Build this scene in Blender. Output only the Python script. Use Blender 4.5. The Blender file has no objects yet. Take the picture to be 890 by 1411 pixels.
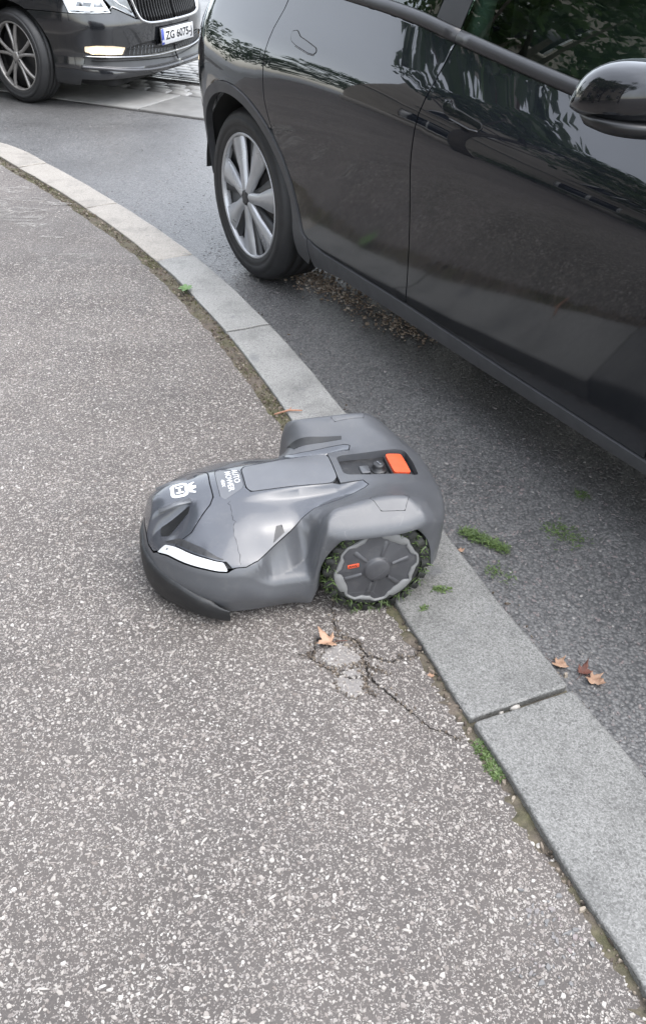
import bpy, math, random
import numpy as np
from mathutils import Matrix, Vector
from mathutils.geometry import delaunay_2d_cdt
random.seed(7); rng = np.random.default_rng(7)
R = math.radians
scene = bpy.context.scene
COL = scene.collection

# ------------------------------------------------------------------ camera, sky, sun, exposure
cam_d = bpy.data.cameras.new('camera'); cam = bpy.data.objects.new('camera', cam_d); COL.objects.link(cam)
PITCH, ROLL, CAM_H = 0.634965, 0.0240355, 1.3492
fw = np.array([0, math.cos(PITCH), -math.sin(PITCH)]); rt = np.array([1., 0, 0]); up = np.cross(rt, fw)
rt2 = rt*math.cos(ROLL)+up*math.sin(ROLL); up2 = -rt*math.sin(ROLL)+up*math.cos(ROLL)
cam.matrix_world = Matrix(((rt2[0], up2[0], -fw[0], 0), (rt2[1], up2[1], -fw[1], 0), (rt2[2], up2[2], -fw[2], CAM_H), (0, 0, 0, 1)))
cam_d.sensor_fit = 'VERTICAL'; cam_d.sensor_height = 36; cam_d.lens = 36*1179.556/1411
cam_d.clip_start = 0.05; cam_d.clip_end = 2000
scene.camera = cam
SUN_EL, SUN_AZ = R(64), R(118)            # azimuth measured from +Y towards +X
world = bpy.data.worlds.new('World'); scene.world = world; world.use_nodes = True
wn = world.node_tree.nodes; wl = world.node_tree.links
sky = wn.new('ShaderNodeTexSky'); sky.sky_type = 'NISHITA'; sky.sun_disc = False
sky.sun_elevation = SUN_EL; sky.sun_rotation = SUN_AZ; sky.dust_density = 1.2; sky.air_density = 1.2
hs = wn.new('ShaderNodeHueSaturation'); hs.inputs['Saturation'].default_value = 0.32
wl.new(sky.outputs[0], hs.inputs['Color']); # overcast: the cloud deck is brighter overhead than at the horizon (CIE overcast distribution) with faint cloud texture
tc = wn.new('ShaderNodeTexCoord'); sx = wn.new('ShaderNodeSeparateXYZ'); wl.new(tc.outputs['Generated'], sx.inputs[0])
mr = wn.new('ShaderNodeMapRange'); mr.inputs[1].default_value = 0.0; mr.inputs[2].default_value = 1.0; mr.inputs[3].default_value = 0.95; mr.inputs[4].default_value = 1.85
wl.new(sx.outputs[2], mr.inputs[0])
cn = wn.new('ShaderNodeTexNoise'); cn.inputs['Scale'].default_value = 2.2; cn.inputs['Detail'].default_value = 5; wl.new(tc.outputs['Generated'], cn.inputs['Vector'])
cr = wn.new('ShaderNodeMapRange'); cr.inputs[1].default_value = .3; cr.inputs[2].default_value = .7; cr.inputs[3].default_value = .85; cr.inputs[4].default_value = 1.15; wl.new(cn.outputs['Fac'], cr.inputs[0])
mm_ = wn.new('ShaderNodeMath'); mm_.operation = 'MULTIPLY'; wl.new(mr.outputs[0], mm_.inputs[0]); wl.new(cr.outputs[0], mm_.inputs[1])
vm = wn.new('ShaderNodeVectorMath'); vm.operation = 'SCALE'; wl.new(hs.outputs[0], vm.inputs[0]); wl.new(mm_.outputs[0], vm.inputs['Scale'])
wl.new(vm.outputs[0], wn['Background'].inputs['Color'])
wn['Background'].inputs['Strength'].default_value = 0.15
sun_d = bpy.data.lights.new('sun', 'SUN'); sun_d.energy = 0.5; sun_d.angle = R(60); sun_d.color = (1, .95, .88)
sun = bpy.data.objects.new('sun', sun_d); COL.objects.link(sun)
sd = Vector((math.sin(SUN_AZ)*math.cos(SUN_EL), math.cos(SUN_AZ)*math.cos(SUN_EL), math.sin(SUN_EL)))
sun.rotation_euler = (-sd).to_track_quat('-Z', 'Y').to_euler()
scene.view_settings.view_transform = 'Standard'; scene.view_settings.look = 'None'
scene.view_settings.exposure = 1.78; scene.view_settings.gamma = 1
scene.cycles.max_bounces = 8; scene.cycles.transparent_max_bounces = 8

# ------------------------------------------------------------------ helpers
def tag(o, label=None, cat=None, group=None, kind=None):
    for k, v in (('label', label), ('category', cat), ('group', group), ('kind', kind)):
        if v: o[k] = v
    return o
def empty(name, loc, rz=0.0):
    o = bpy.data.objects.new(name, None); COL.objects.link(o); o.location = loc; o.rotation_euler = (0, 0, rz)
    o.empty_display_size = .1
    return o
def link_mesh(name, me, parent=None, mat=None, kind=None):
    o = bpy.data.objects.new(name, me); COL.objects.link(o)
    if mat is not None and not me.materials: me.materials.append(mat)
    if parent is not None: o.parent = parent
    if kind: o['kind'] = kind
    return o
def mesh_np(name, V, F, smooth=True):
    """V (n,3); F list of tuples or an (m,k) array"""
    me = bpy.data.meshes.new(name)
    V = np.asarray(V, np.float32)
    if isinstance(F, np.ndarray):
        m, k = F.shape; idx = F.astype(np.int32).ravel(); start = np.arange(0, m*k, k, dtype=np.int32)
    else:
        L = [len(f) for f in F]; idx = np.array([i for f in F for i in f], np.int32); m = len(F)
        start = np.concatenate([[0], np.cumsum(L)[:-1]]).astype(np.int32) if m else np.zeros(0, np.int32)
    me.vertices.add(len(V)); me.vertices.foreach_set('co', V.ravel())
    me.loops.add(len(idx)); me.loops.foreach_set('vertex_index', idx)
    me.polygons.add(m); me.polygons.foreach_set('loop_start', start)
    if smooth: me.polygons.foreach_set('use_smooth', np.ones(m, bool))
    me.update(calc_edges=True); me.validate()
    return me
class MB:
    def __init__(s): s.V = []; s.F = []
    def add(s, V, F):
        o = len(s.V); s.V += [tuple(map(float, v)) for v in V]; s.F += [tuple(i+o for i in f) for f in F]; return s
    def box(s, c, d, rz=0, bevel=0):
        x, y, z = d[0]/2, d[1]/2, d[2]/2; cs, sn = math.cos(rz), math.sin(rz)
        if bevel:
            b = bevel; V = []
            for zz, e in ((-z, b), (-z+b, 0), (z-b, 0), (z, b)):
                xx, yy = x-e, y-e
                for px, py in ((xx-b, -yy), (xx, -yy+b), (xx, yy-b), (xx-b, yy), (-xx+b, yy), (-xx, yy-b), (-xx, -yy+b), (-xx+b, -yy)): V.append((px, py, zz))
            F = [tuple(range(7, -1, -1)), tuple(range(24, 32))]
            for k in range(3):
                for i in range(8): F.append((k*8+i, k*8+(i+1) % 8, k*8+8+(i+1) % 8, k*8+8+i))
        else:
            V = [(i*x, j*y, k*z) for k in (-1, 1) for i, j in ((-1, -1), (1, -1), (1, 1), (-1, 1))]
            F = [(3, 2, 1, 0), (4, 5, 6, 7), (0, 1, 5, 4), (1, 2, 6, 5), (2, 3, 7, 6), (3, 0, 4, 7)]
        V = [(c[0]+a*cs-b_*sn, c[1]+a*sn+b_*cs, c[2]+e) for a, b_, e in V]
        return s.add(V, F)
    def tube(s, pts, rad, n=8, cap=True):
        pts = [Vector(p) for p in pts]; rad = rad if hasattr(rad, '__len__') else [rad]*len(pts)
        V = []; F = []; ref = None
        for i, p in enumerate(pts):
            t = (pts[min(i+1, len(pts)-1)]-pts[max(i-1, 0)]).normalized()
            if ref is None: ref = t.orthogonal().normalized()
            ref = (ref-t*ref.dot(t)).normalized(); b = t.cross(ref)
            for k in range(n):
                a = 2*math.pi*k/n; V.append(tuple(p+(ref*math.cos(a)+b*math.sin(a))*rad[i]))
        for i in range(len(pts)-1):
            for k in range(n): F.append((i*n+k, i*n+(k+1) % n, (i+1)*n+(k+1) % n, (i+1)*n+k))
        if cap: F.append(tuple(range(n-1, -1, -1))); F.append(tuple((len(pts)-1)*n+k for k in range(n)))
        return s.add(V, F)
    def lathe(s, prof, n=48, axis='y', sgn=1):
        """prof: (r, a) pairs, a along the axis"""
        V = []; F = []; m = len(prof)
        for k in range(n):
            t = 2*math.pi*k/n
            for r, a in prof:
                if axis == 'y': V.append((r*math.cos(t), a*sgn, r*math.sin(t)))
                else: V.append((r*math.cos(t), r*math.sin(t), a))
        for k in range(n):
            for i in range(m-1):
                a, b, c, d = k*m+i, k*m+i+1, ((k+1) % n)*m+i+1, ((k+1) % n)*m+i
                F.append((a, b, c, d) if sgn > 0 else (d, c, b, a))
        return s.add(V, F)
    def build(s, name, mat, parent=None, smooth=True, kind=None, angle=None):
        me = mesh_np(name, np.array(s.V), s.F, smooth)
        if angle:
            me.set_sharp_from_angle(angle=angle)
        return link_mesh(name, me, parent, mat, kind)
def inside(pts, poly):
    pts = np.asarray(pts); poly = np.asarray(poly); x, y = pts[:, 0], pts[:, 1]; r = np.zeros(len(pts), bool)
    j = len(poly)-1
    for i in range(len(poly)):
        xi, yi = poly[i]; xj, yj = poly[j]
        c = ((yi > y) != (yj > y)) & (x < (xj-xi)*(y-yi)/(yj-yi+1e-18)+xi)
        r ^= c; j = i
    return r
def dist_poly(pts, poly, closed=True):
    pts = np.asarray(pts, float); poly = np.asarray(poly, float); d = np.full(len(pts), 1e9)
    n = len(poly)
    for i in range(n if closed else n-1):
        a = poly[i]; b = poly[(i+1) % n]; ab = b-a; L = ab@ab
        if L < 1e-14: continue
        t = np.clip(((pts-a)@ab)/L, 0, 1); d = np.minimum(d, np.hypot(*(pts-(a+t[:, None]*ab)).T))
    return d
def resample(poly, step, closed=True):
    poly = np.asarray(poly, float); out = []; n = len(poly)
    for i in range(n if closed else n-1):
        a, b = poly[i], poly[(i+1) % n]; k = max(1, int(math.ceil(np.hypot(*(b-a))/step)))
        for j in range(k): out.append(a+(b-a)*j/k)
    if not closed: out.append(poly[-1])
    return np.array(out)
def rounded(poly, r, k=4):
    """round a closed polygon's corners with fillets of about r"""
    poly = [np.array(p, float) for p in poly]; n = len(poly); out = []
    for i in range(n):
        p, a, b = poly[i], poly[i-1], poly[(i+1) % n]
        da, db = a-p, b-p; la, lb = np.hypot(*da), np.hypot(*db); q = min(r, la*.45, lb*.45)
        s, e = p+da/la*q, p+db/lb*q
        for j in range(k+1):
            t = j/k; out.append((1-t)**2*s+2*t*(1-t)*p+t*t*e)
    return np.array(out)
def smooth_line(pts, n=8):
    """Catmull-Rom through the points"""
    p = np.asarray(pts, float); p = np.vstack([2*p[0]-p[1], p, 2*p[-1]-p[-2]]); out = []
    for i in range(1, len(p)-2):
        for t in np.linspace(0, 1, n, endpoint=False):
            a, b, c, d = p[i-1], p[i], p[i+1], p[i+2]
            out.append(.5*(2*b+(c-a)*t+(2*a-5*b+4*c-d)*t*t+(-a+3*b-3*c+d)*t**3))
    out.append(p[-2]); return np.array(out)
def inset(poly, d):
    poly = np.asarray(poly, float); a = np.roll(poly, 1, 0); b = np.roll(poly, -1, 0); t = b-a
    t /= np.hypot(t[:, 0], t[:, 1])[:, None]+1e-12
    area = .5*np.sum(poly[:, 0]*np.roll(poly[:, 1], -1)-np.roll(poly[:, 0], -1)*poly[:, 1])
    nrm = np.stack([-t[:, 1], t[:, 0]], 1)*(1 if area > 0 else -1)
    return poly+nrm*d
def tri2d(poly, holes=(), step=.03, rings=(), extra=None):
    """constrained triangulation -> pts, tris, boundary loops (index arrays)"""
    loops = [resample(poly, step)]+[resample(h, step) for h in holes]
    P = []; E = []; lid = []
    for L in loops:
        o = len(P); P += [tuple(p) for p in L]; n = len(L); E += [(o+i, o+(i+1) % n) for i in range(n)]; lid.append(np.arange(o, o+n))
    lo = loops[0].min(0); hi = loops[0].max(0)
    add = []
    for r in rings:
        q = inset(loops[0], r); q = q[inside(q, loops[0])]
        if len(q): q = q[dist_poly(q, loops[0]) > r*.7]
        for h in loops[1:]:
            if len(q): q = q[~inside(q, h)]
        add.append(q)
    gx = np.arange(lo[0]+step*.5, hi[0], step); gy = np.arange(lo[1]+step*.5, hi[1], step)
    if len(gx) and len(gy):
        G = np.stack(np.meshgrid(gx, gy, indexing='ij'), -1).astype(float)
        G[:, ::2, 0] += step*.25; G[:, 1::2, 0] -= step*.25; G = G.reshape(-1, 2)
        m = inside(G, loops[0])
        for h in loops[1:]: m &= ~inside(G, h)
        G = G[m]
        if len(G):
            d = dist_poly(G, loops[0])
            for h in loops[1:]: d = np.minimum(d, dist_poly(G, h))
            G = G[d > (max(rings) if rings else 0)+step*.4]
        add.append(G)
    if extra is not None: add.append(np.asarray(extra))
    for q in add: P += [tuple(p) for p in q]
    r = delaunay_2d_cdt([Vector(p) for p in P], E, [], 0, 1e-7)
    pts = np.array([tuple(p) for p in r[0]]); tris = np.array([f for f in r[2] if len(f) == 3])
    back = {}
    for i, src in enumerate(r[3]):
        for k in src: back[k] = i
    c = pts[tris].mean(1); m = inside(c, loops[0])
    for h in loops[1:]: m &= ~inside(c, h)
    tris = tris[m]
    a = pts[tris]; ar = (a[:, 1, 0]-a[:, 0, 0])*(a[:, 2, 1]-a[:, 0, 1])-(a[:, 1, 1]-a[:, 0, 1])*(a[:, 2, 0]-a[:, 0, 0])
    tris[ar < 0] = tris[ar < 0][:, ::-1]
    tris = tris[abs(ar) > 1e-12]
    return pts, tris, [np.array([back.get(k, k) for k in L]) for L in lid]
def normals(S, q, flip):
    e = 1e-4; a = S(q+[e, 0])-S(q-[e, 0]); b = S(q+[0, e])-S(q-[0, e]); n = np.cross(a, b)
    n /= np.linalg.norm(n, axis=1)[:, None]+1e-12
    return -n if flip else n
def panel_mesh(name, poly, S, step=.03, holes=(), thick=.006, off=0., flip=False, rings=(), lip=.0012, extra=None):
    pts, tris, loops = tri2d(poly, holes, step, rings, extra)
    N = normals(S, pts, flip); V = S(pts)+N*off
    F = tris if not flip else tris[:, ::-1]
    F = [tuple(f) for f in F]; V = list(V)
    if thick > 0:
        for li, L in enumerate(loops):
            A = np.array(pts[L]); area = .5*np.sum(A[:, 0]*np.roll(A[:, 1], -1)-np.roll(A[:, 0], -1)*A[:, 1])
            o = len(V); n = len(L)
            base = np.array([V[i] for i in L]); nn = N[L]
            V += list(base); V += list(base-nn*thick)
            ccw = (area > 0) ^ flip ^ (li > 0)
            for i in range(n):
                j = (i+1) % n
                f = (o+j, o+i, o+n+i, o+n+j)
                F.append(f if ccw else f[::-1])
    return mesh_np(name, np.array(V), F, True)
def panel(name, poly, S, mat, parent, **k):
    return link_mesh(name, panel_mesh(name, poly, S, **k), parent, mat)
def strip_surf(name, line, width, S, mat, parent, off=.004, flip=False, depth=.006, round_=True):
    """a raised bead laid along a line (u,v) on a surface"""
    line = np.asarray(line, float); t = np.gradient(line, axis=0); t /= np.hypot(t[:, 0], t[:, 1])[:, None]
    n2 = np.stack([-t[:, 1], t[:, 0]], 1); N = normals(S, line, flip)
    prof = [(-.5, -depth), (-.5, 0), (-.32, off*.8), (0, off), (.32, off*.8), (.5, 0), (.5, -depth)]
    V = []
    for a, h in prof: V.append(S(line+n2*(a*width))+N*h)
    V = np.stack(V, 1); m = len(prof); k = len(line); F = []
    for i in range(k-1):
        for j in range(m-1):
            f = (i*m+j, i*m+j+1, (i+1)*m+j+1, (i+1)*m+j); F.append(f if flip else f[::-1])
    F.append(tuple(range(m))); F.append(tuple((k-1)*m+j for j in range(m))[::-1])
    me = mesh_np(name, V.reshape(-1, 3), F, True); return link_mesh(name, me, parent, mat)
def mirrored(o, parent=None):
    me = o.data.copy(); n = len(me.vertices); co = np.zeros(n*3, np.float32); me.vertices.foreach_get('co', co)
    co[1::3] *= -1; me.vertices.foreach_set('co', co); me.flip_normals()
    c = bpy.data.objects.new(o.name.split('.')[0], me); COL.objects.link(c); c.parent = parent or o.parent
    for k in ('kind',):
        if k in o: c[k] = o[k]
    return c
def text_mesh(body, size, bold=0.0):
    cu = bpy.data.curves.new('t', 'FONT'); cu.body = body; cu.size = size; cu.offset = bold; cu.align_x = 'CENTER'; cu.align_y = 'CENTER'
    cu.fill_mode = 'FRONT'; cu.resolution_u = 3
    o = bpy.data.objects.new('t', cu); COL.objects.link(o); dg = bpy.context.evaluated_depsgraph_get(); dg.update()
    me = bpy.data.meshes.new_from_object(o.evaluated_get(dg)); bpy.data.objects.remove(o); bpy.data.curves.remove(cu)
    V = np.array([v.co[:] for v in me.vertices]); F = [tuple(p.vertices) for p in me.polygons]; bpy.data.meshes.remove(me)
    return V[:, :2], F

# ------------------------------------------------------------------ materials
ALB = .72
def g3(v): return (v, v, v)
class NT:
    def __init__(s, name):
        s.m = bpy.data.materials.new(name); s.m.use_nodes = True; s.t = s.m.node_tree; s.n = s.t.nodes; s.b = s.n['Principled BSDF']; s.out = s.n['Material Output']
    def new(s, ty, **k):
        n = s.n.new(ty)
        for a, b in k.items():
            if hasattr(n, a): setattr(n, a, b)
            else: n.inputs[a.replace('_', ' ')].default_value = b
        return n
    def link(s, a, b): s.t.links.new(a, b)
    def coord(s):
        if not hasattr(s, '_c'): s._c = s.new('ShaderNodeTexCoord').outputs['Object']
        return s._c
    def noise(s, scale, detail=4, rough=.55):
        n = s.new('ShaderNodeTexNoise'); n.inputs['Scale'].default_value = scale; n.inputs['Detail'].default_value = detail; n.inputs['Roughness'].default_value = rough
        s.link(s.coord(), n.inputs['Vector']); return n.outputs['Fac']
    def voro(s, scale, feature='F1'):
        n = s.new('ShaderNodeTexVoronoi'); n.feature = feature; n.inputs['Scale'].default_value = scale; s.link(s.coord(), n.inputs['Vector']); return n
    def ramp(s, fac, stops, interp='LINEAR'):
        n = s.new('ShaderNodeValToRGB'); n.color_ramp.interpolation = interp; e = n.color_ramp.elements
        while len(e) < len(stops): e.new(.5)
        for i, (p, c) in enumerate(stops): e[i].position = p; e[i].color = (*c, 1) if len(c) == 3 else c
        s.link(fac, n.inputs[0]); return n.outputs[0]
    def mix(s, fac, a, b, mode='MIX'):
        n = s.new('ShaderNodeMix', data_type='RGBA', blend_type=mode)
        for sock, v in ((n.inputs[0], fac), (n.inputs[6], a), (n.inputs[7], b)):
            if hasattr(v, 'is_linked'): s.link(v, sock)
            else: sock.default_value = v if not isinstance(v, tuple) else ((*v, 1) if len(v) == 3 else v)
        return n.outputs[2]
    def math(s, op, a, b=0.):
        n = s.new('ShaderNodeMath', operation=op)
        for i, v in enumerate((a, b)):
            if hasattr(v, 'is_linked'): s.link(v, n.inputs[i])
            else: n.inputs[i].default_value = v
        return n.outputs[0]
    def bump(s, h, strength=.3, dist=.002, prev=None):
        n = s.new('ShaderNodeBump'); n.inputs['Strength'].default_value = strength; n.inputs['Distance'].default_value = dist
        s.link(h, n.inputs['Height'])
        if prev is not None: s.link(prev, n.inputs['Normal'])
        return n.outputs[0]
    def set(s, **k):
        if 'Base_Color' in k:
            v = k['Base_Color']
            k['Base_Color'] = s.mix(1., v, g3(ALB), 'MULTIPLY') if hasattr(v, 'is_linked') else tuple(x*ALB for x in v[:3])
        for a, v in k.items():
            i = s.b.inputs[a.replace('_', ' ')]
            if hasattr(v, 'is_linked'): s.link(v, i)
            else: i.default_value = (*v, 1) if isinstance(v, tuple) and len(v) == 3 and i.type == 'RGBA' else v
        return s
def g3(v): return (v, v, v)
def simple(name, col, rough=.5, var=.15, scale=30, metal=0., bump=0., bscale=200, **k):
    t = NT(name); n = t.noise(scale, 5)
    c0 = tuple(max(0, x*(1-var)) for x in col); c1 = tuple(x*(1+var) for x in col)
    t.set(Base_Color=t.ramp(n, [(.3, c0), (.7, c1)]), Metallic=metal)
    t.set(Roughness=t.ramp(t.noise(scale*.6, 4), [(.3, g3(max(0, rough-.06))), (.7, g3(min(1, rough+.06)))]))
    if bump: t.set(Normal=t.bump(t.noise(bscale, 3), bump, .001))
    t.set(**k); return t.m
M = {}
def build_materials():
    # pavement: asphalt with pale aggregate
    t = NT('pavement_asphalt'); v = t.voro(300); v2 = t.voro(150)
    dn = t.new('ShaderNodeTexNoise'); dn.inputs['Scale'].default_value = 190; dn.inputs['Detail'].default_value = 2; t.link(t.coord(), dn.inputs['Vector'])
    dv = t.new('ShaderNodeVectorMath', operation='MULTIPLY_ADD'); t.link(dn.outputs['Color'], dv.inputs[0]); dv.inputs[1].default_value = (.011, .011, .011); t.link(t.coord(), dv.inputs[2])
    t.link(dv.outputs[0], v.inputs['Vector']); t.link(dv.outputs[0], v2.inputs['Vector'])
    sep = t.new('ShaderNodeSeparateColor'); t.link(v.outputs['Color'], sep.inputs[0])
    sep2 = t.new('ShaderNodeSeparateColor'); t.link(v2.outputs['Color'], sep2.inputs[0])
    base = t.ramp(t.noise(3, 5), [(.3, (.102, .087, .078)), (.7, (.146, .127, .114))])
    base = t.mix(t.ramp(t.noise(420, 3), [(.35, g3(0)), (.65, g3(1))]), t.mix(.55, base, (.06, .055, .052)), base)
    chip = t.math('MULTIPLY', t.math('GREATER_THAN', sep.outputs[0], .58), t.math('LESS_THAN', v.outputs['Distance'], .52))
    chip2 = t.math('MULTIPLY', t.math('GREATER_THAN', sep2.outputs[0], .80), t.math('LESS_THAN', v2.outputs['Distance'], .42))
    tone = t.ramp(sep.outputs[1], [(0, (.20, .175, .16)), (.5, (.29, .26, .235)), (1, (.42, .39, .36))])
    c = t.mix(chip, base, tone); c = t.mix(chip2, c, t.ramp(sep2.outputs[1], [(0, (.24, .21, .19)), (1, (.42, .39, .36))]))
    stain = t.ramp(t.noise(1.3, 6, .65), [(.38, g3(.80)), (.62, g3(1.06))])
    c = t.mix(1., c, stain, 'MULTIPLY')
    t.set(Base_Color=c, Roughness=t.ramp(t.noise(5, 3), [(.3, g3(.62)), (.7, g3(.8))]))
    h = t.math('ADD', t.noise(350, 3), t.math('MULTIPLY', chip, .35))
    t.set(Normal=t.bump(t.noise(12, 3), .25, .01, t.bump(h, .8, .0016))); M['pave'] = t.m
    # road asphalt
    t = NT('road_asphalt'); v = t.voro(130); sep = t.new('ShaderNodeSeparateColor'); t.link(v.outputs['Color'], sep.inputs[0])
    c = t.ramp(sep.outputs[0], [(0, (.10, .098, .097)), (.6, (.168, .164, .16)), (.95, (.20, .196, .19)), (1, (.28, .275, .26))])
    c = t.mix(1., c, t.ramp(t.noise(1.1, 6, .6), [(.35, g3(.85)), (.65, g3(1.12))]), 'MULTIPLY')
    c = t.mix(t.ramp(v.outputs['Distance'], [(.35, g3(0)), (.75, g3(.8))]), c, (.05, .05, .051))
    t.set(Base_Color=c, Roughness=t.ramp(t.noise(2.2, 5), [(.3, g3(.34)), (.7, g3(.48))]), Specular_IOR_Level=.8)
    hgt = t.math('SUBTRACT', t.math('MULTIPLY', sep.outputs[1], .5), t.math('MULTIPLY', v.outputs['Distance'], 1.1))
    t.set(Normal=t.bump(t.noise(500, 2), .3, .001, t.bump(hgt, .5, .003))); M['road'] = t.m
    # loose chips and road stones: colour from a per-stone attribute
    def chipmat(name, stops, rough, spec=.5):
        t = NT(name); a = t.new('ShaderNodeAttribute', attribute_name='tone')
        c = t.ramp(a.outputs['Fac'], stops); c = t.mix(.25, c, t.ramp(t.noise(900, 2), [(.3, g3(.12)), (.7, g3(.6))]), 'SOFT_LIGHT')
        t.set(Base_Color=c, Roughness=rough, Specular_IOR_Level=spec); return t.m
    M['chip'] = chipmat('pale_aggregate', [(0, (.20, .17, .15)), (.25, (.30, .268, .243)), (.6, (.39, .36, .325)), (.9, (.46, .43, .395)), (1, (.53, .505, .47))], .7)
    M['roadstone'] = chipmat('dark_aggregate', [(0, (.12, .117, .114)), (.6, (.195, .19, .185)), (.93, (.24, .196, .19)), (1, (.38, .365, .34))], .46, .6)
    M['crumb'] = chipmat('soil_crumbs', [(0, (.06, .047, .036)), (.6, (.16, .125, .095)), (1, (.35, .30, .24))], .9)
    M['lit_grit'] = chipmat('tan_grit_leak_light', [(0, (.14, .10, .07)), (.5, (.30, .23, .17)), (.9, (.44, .36, .28)), (1, (.6, .55, .48))], .8)  # pale tan carries the light leak painted under the car
    # granite kerbs
    def granite(name, a, b, c_):
        t = NT(name); v = t.voro(420); sep = t.new('ShaderNodeSeparateColor'); t.link(v.outputs['Color'], sep.inputs[0])
        c = t.ramp(sep.outputs[0], [(0, a), (.45, b), (.8, c_), (1, tuple(min(1, x*1.25) for x in c_))])
        c = t.mix(.35, c, t.ramp(t.noise(160, 4), [(.3, a), (.7, c_)]))
        fv = t.voro(150); fs_ = t.new('ShaderNodeSeparateColor'); t.link(fv.outputs['Color'], fs_.inputs[0])
        fl_ = t.math('MULTIPLY', t.math('GREATER_THAN', fs_.outputs[0], .80), t.math('LESS_THAN', fv.outputs['Distance'], .45))
        c = t.mix(t.math('MULTIPLY', fl_, .55), c, tuple(x*.7 for x in a))
        oi = t.new('ShaderNodeObjectInfo')
        c = t.mix(1., c, t.ramp(oi.outputs['Random'], [(0, g3(.93)), (1, g3(1.05))]), 'MULTIPLY')
        c = t.mix(1., c, t.ramp(t.noise(7, 5, .6), [(.3, g3(.70)), (.5, g3(.98)), (.8, g3(1.08))]), 'MULTIPLY')
        spots = t.ramp(t.noise(9, 2), [(.66, g3(0)), (.76, g3(.55))])
        c = t.mix(spots, c, (.10, .105, .115))
        t.set(Base_Color=c, Roughness=.62)
        t.set(Normal=t.bump(t.noise(45, 4), .3, .003, t.bump(t.noise(450, 3), .35, .001))); return t.m
    M['granite'] = granite('granite_grey', (.098, .096, .089), (.164, .162, .153), (.25, .247, .235))
    M['granite_warm'] = granite('granite_beige', (.26, .232, .198), (.355, .325, .285), (.43, .398, .352))
    M['granite_mid'] = granite('granite_pale_grey', (.19, .186, .174), (.268, .264, .249), (.34, .335, .317))
    t = NT('soil'); n = t.noise(60, 6, .7)
    t.set(Base_Color=t.mix(t.ramp(t.noise(8, 4), [(.4, g3(0)), (.65, g3(1))]), t.ramp(n, [(.3, (.055, .045, .036)), (.7, (.17, .138, .108))]), t.ramp(n, [(.3, (.05, .05, .024)), (.7, (.13, .12, .06))])), Roughness=.95, Normal=t.bump(t.noise(220, 4), .8, .004)); M['soil'] = t.m
    M['crackdirt'] = simple('crack_dirt', (.062, .053, .046), .95, .4, 90, bump=.6)
    M['patch'] = simple('mortar_patch', (.235, .218, .205), .85, .3, 120, bump=.9, bscale=240)
    M['stain'] = simple('lime_stain', (.34, .315, .29), .8, .25, 60, bump=.4)
    t = NT('lime_stain_worn'); c = t.ramp(t.noise(50, 4), [(.3, (.30, .28, .255)), (.7, (.44, .42, .39))]); t.set(Base_Color=c, Roughness=.8, Alpha=t.ramp(t.noise(34, 6, .75), [(.42, g3(.05)), (.60, g3(.6))])); M['stain'] = t.m
    M['concrete'] = simple('slab_concrete', (.21, .206, .196), .6, .14, 9, bump=.3, bscale=90)
    M['sett'] = simple('sett_stone', (.26, .255, .245), .42, .25, 6, bump=.5, bscale=60)
    M['joint'] = simple('joint_mortar', (.07, .065, .06), .9, .3, 40)
    M['rail'] = simple('rail_steel', (.30, .29, .28), .3, .15, 30, metal=.9)
    # mower
    def plastic(name, col, rough, bump=.12, dust=.2):
        t = NT(name); n = t.noise(14, 6, .6)
        d = t.ramp(t.noise(38, 6, .7), [(.52, g3(0)), (.75, g3(dust))])
        c = t.mix(d, t.ramp(n, [(.3, tuple(x*.93 for x in col)), (.7, tuple(x*1.07 for x in col))]), (.22, .21, .19))
        sc = t.new('ShaderNodeTexVoronoi'); sc.feature = 'DISTANCE_TO_EDGE'; sc.inputs['Scale'].default_value = 9
        mp = t.new('ShaderNodeMapping'); mp.inputs['Scale'].default_value = (1, 5, 1); mp.inputs['Rotation'].default_value = (0, 0, .6)
        t.link(t.coord(), mp.inputs[0]); t.link(mp.outputs[0], sc.inputs['Vector'])
        scr = t.math('MULTIPLY', t.ramp(sc.outputs['Distance'], [(.0, g3(1)), (.006, g3(0))]), t.ramp(t.noise(6, 2), [(.5, g3(0)), (.6, g3(.35))]))
        c = t.mix(scr, c, (.26, .26, .26))
        t.set(Base_Color=c, Roughness=t.ramp(t.noise(10, 4), [(.3, g3(rough-.05)), (.7, g3(rough+.08))]), Specular_IOR_Level=.5)
        t.set(Normal=t.bump(t.noise(1200, 2), bump, .0004)); return t.m
    M['hood'] = plastic('hood_plastic', (.058, .062, .073), .18, .05, .10)
    M['hood'].node_tree.nodes['Principled BSDF'].inputs['Coat Weight'].default_value = .6; M['hood'].node_tree.nodes['Principled BSDF'].inputs['Coat Roughness'].default_value = .06
    M['fender'] = plastic('fender_plastic', (.090, .093, .100), .33, .22, .18)
    M['deck'] = plastic('deck_plastic', (.128, .132, .142), .30, .15, .16)
    M['bumper'] = plastic('bumper_rubber', (.012, .0125, .0135), .45, .25, .08)
    M['mdark'] = plastic('dark_plastic', (.022, .022, .024), .42, .25, .25)
    M['gap'] = simple('gap_shadow_plastic', (.012, .012, .013), .7, .2)
    M['led'] = simple('lamp_diffuser', (.70, .71, .72), .25, .02, 10)
    M['lettering'] = simple('white_print', (.82, .82, .83), .5, .05, 40)
    M['orange'] = simple('orange_button', (.80, .105, .035), .42, .10, 60, bump=.1, bscale=500)
    M['ring'] = plastic('pale_grey_plastic', (.205, .205, .202), .5, .2, .3)
    M['wheelcover'] = plastic('wheel_cover_plastic', (.062, .062, .067), .42, .2, .2)
    M['mtyre'] = simple('mower_tyre_rubber', (.017, .018, .015), .8, .5, 60, bump=.7, bscale=180)
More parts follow.
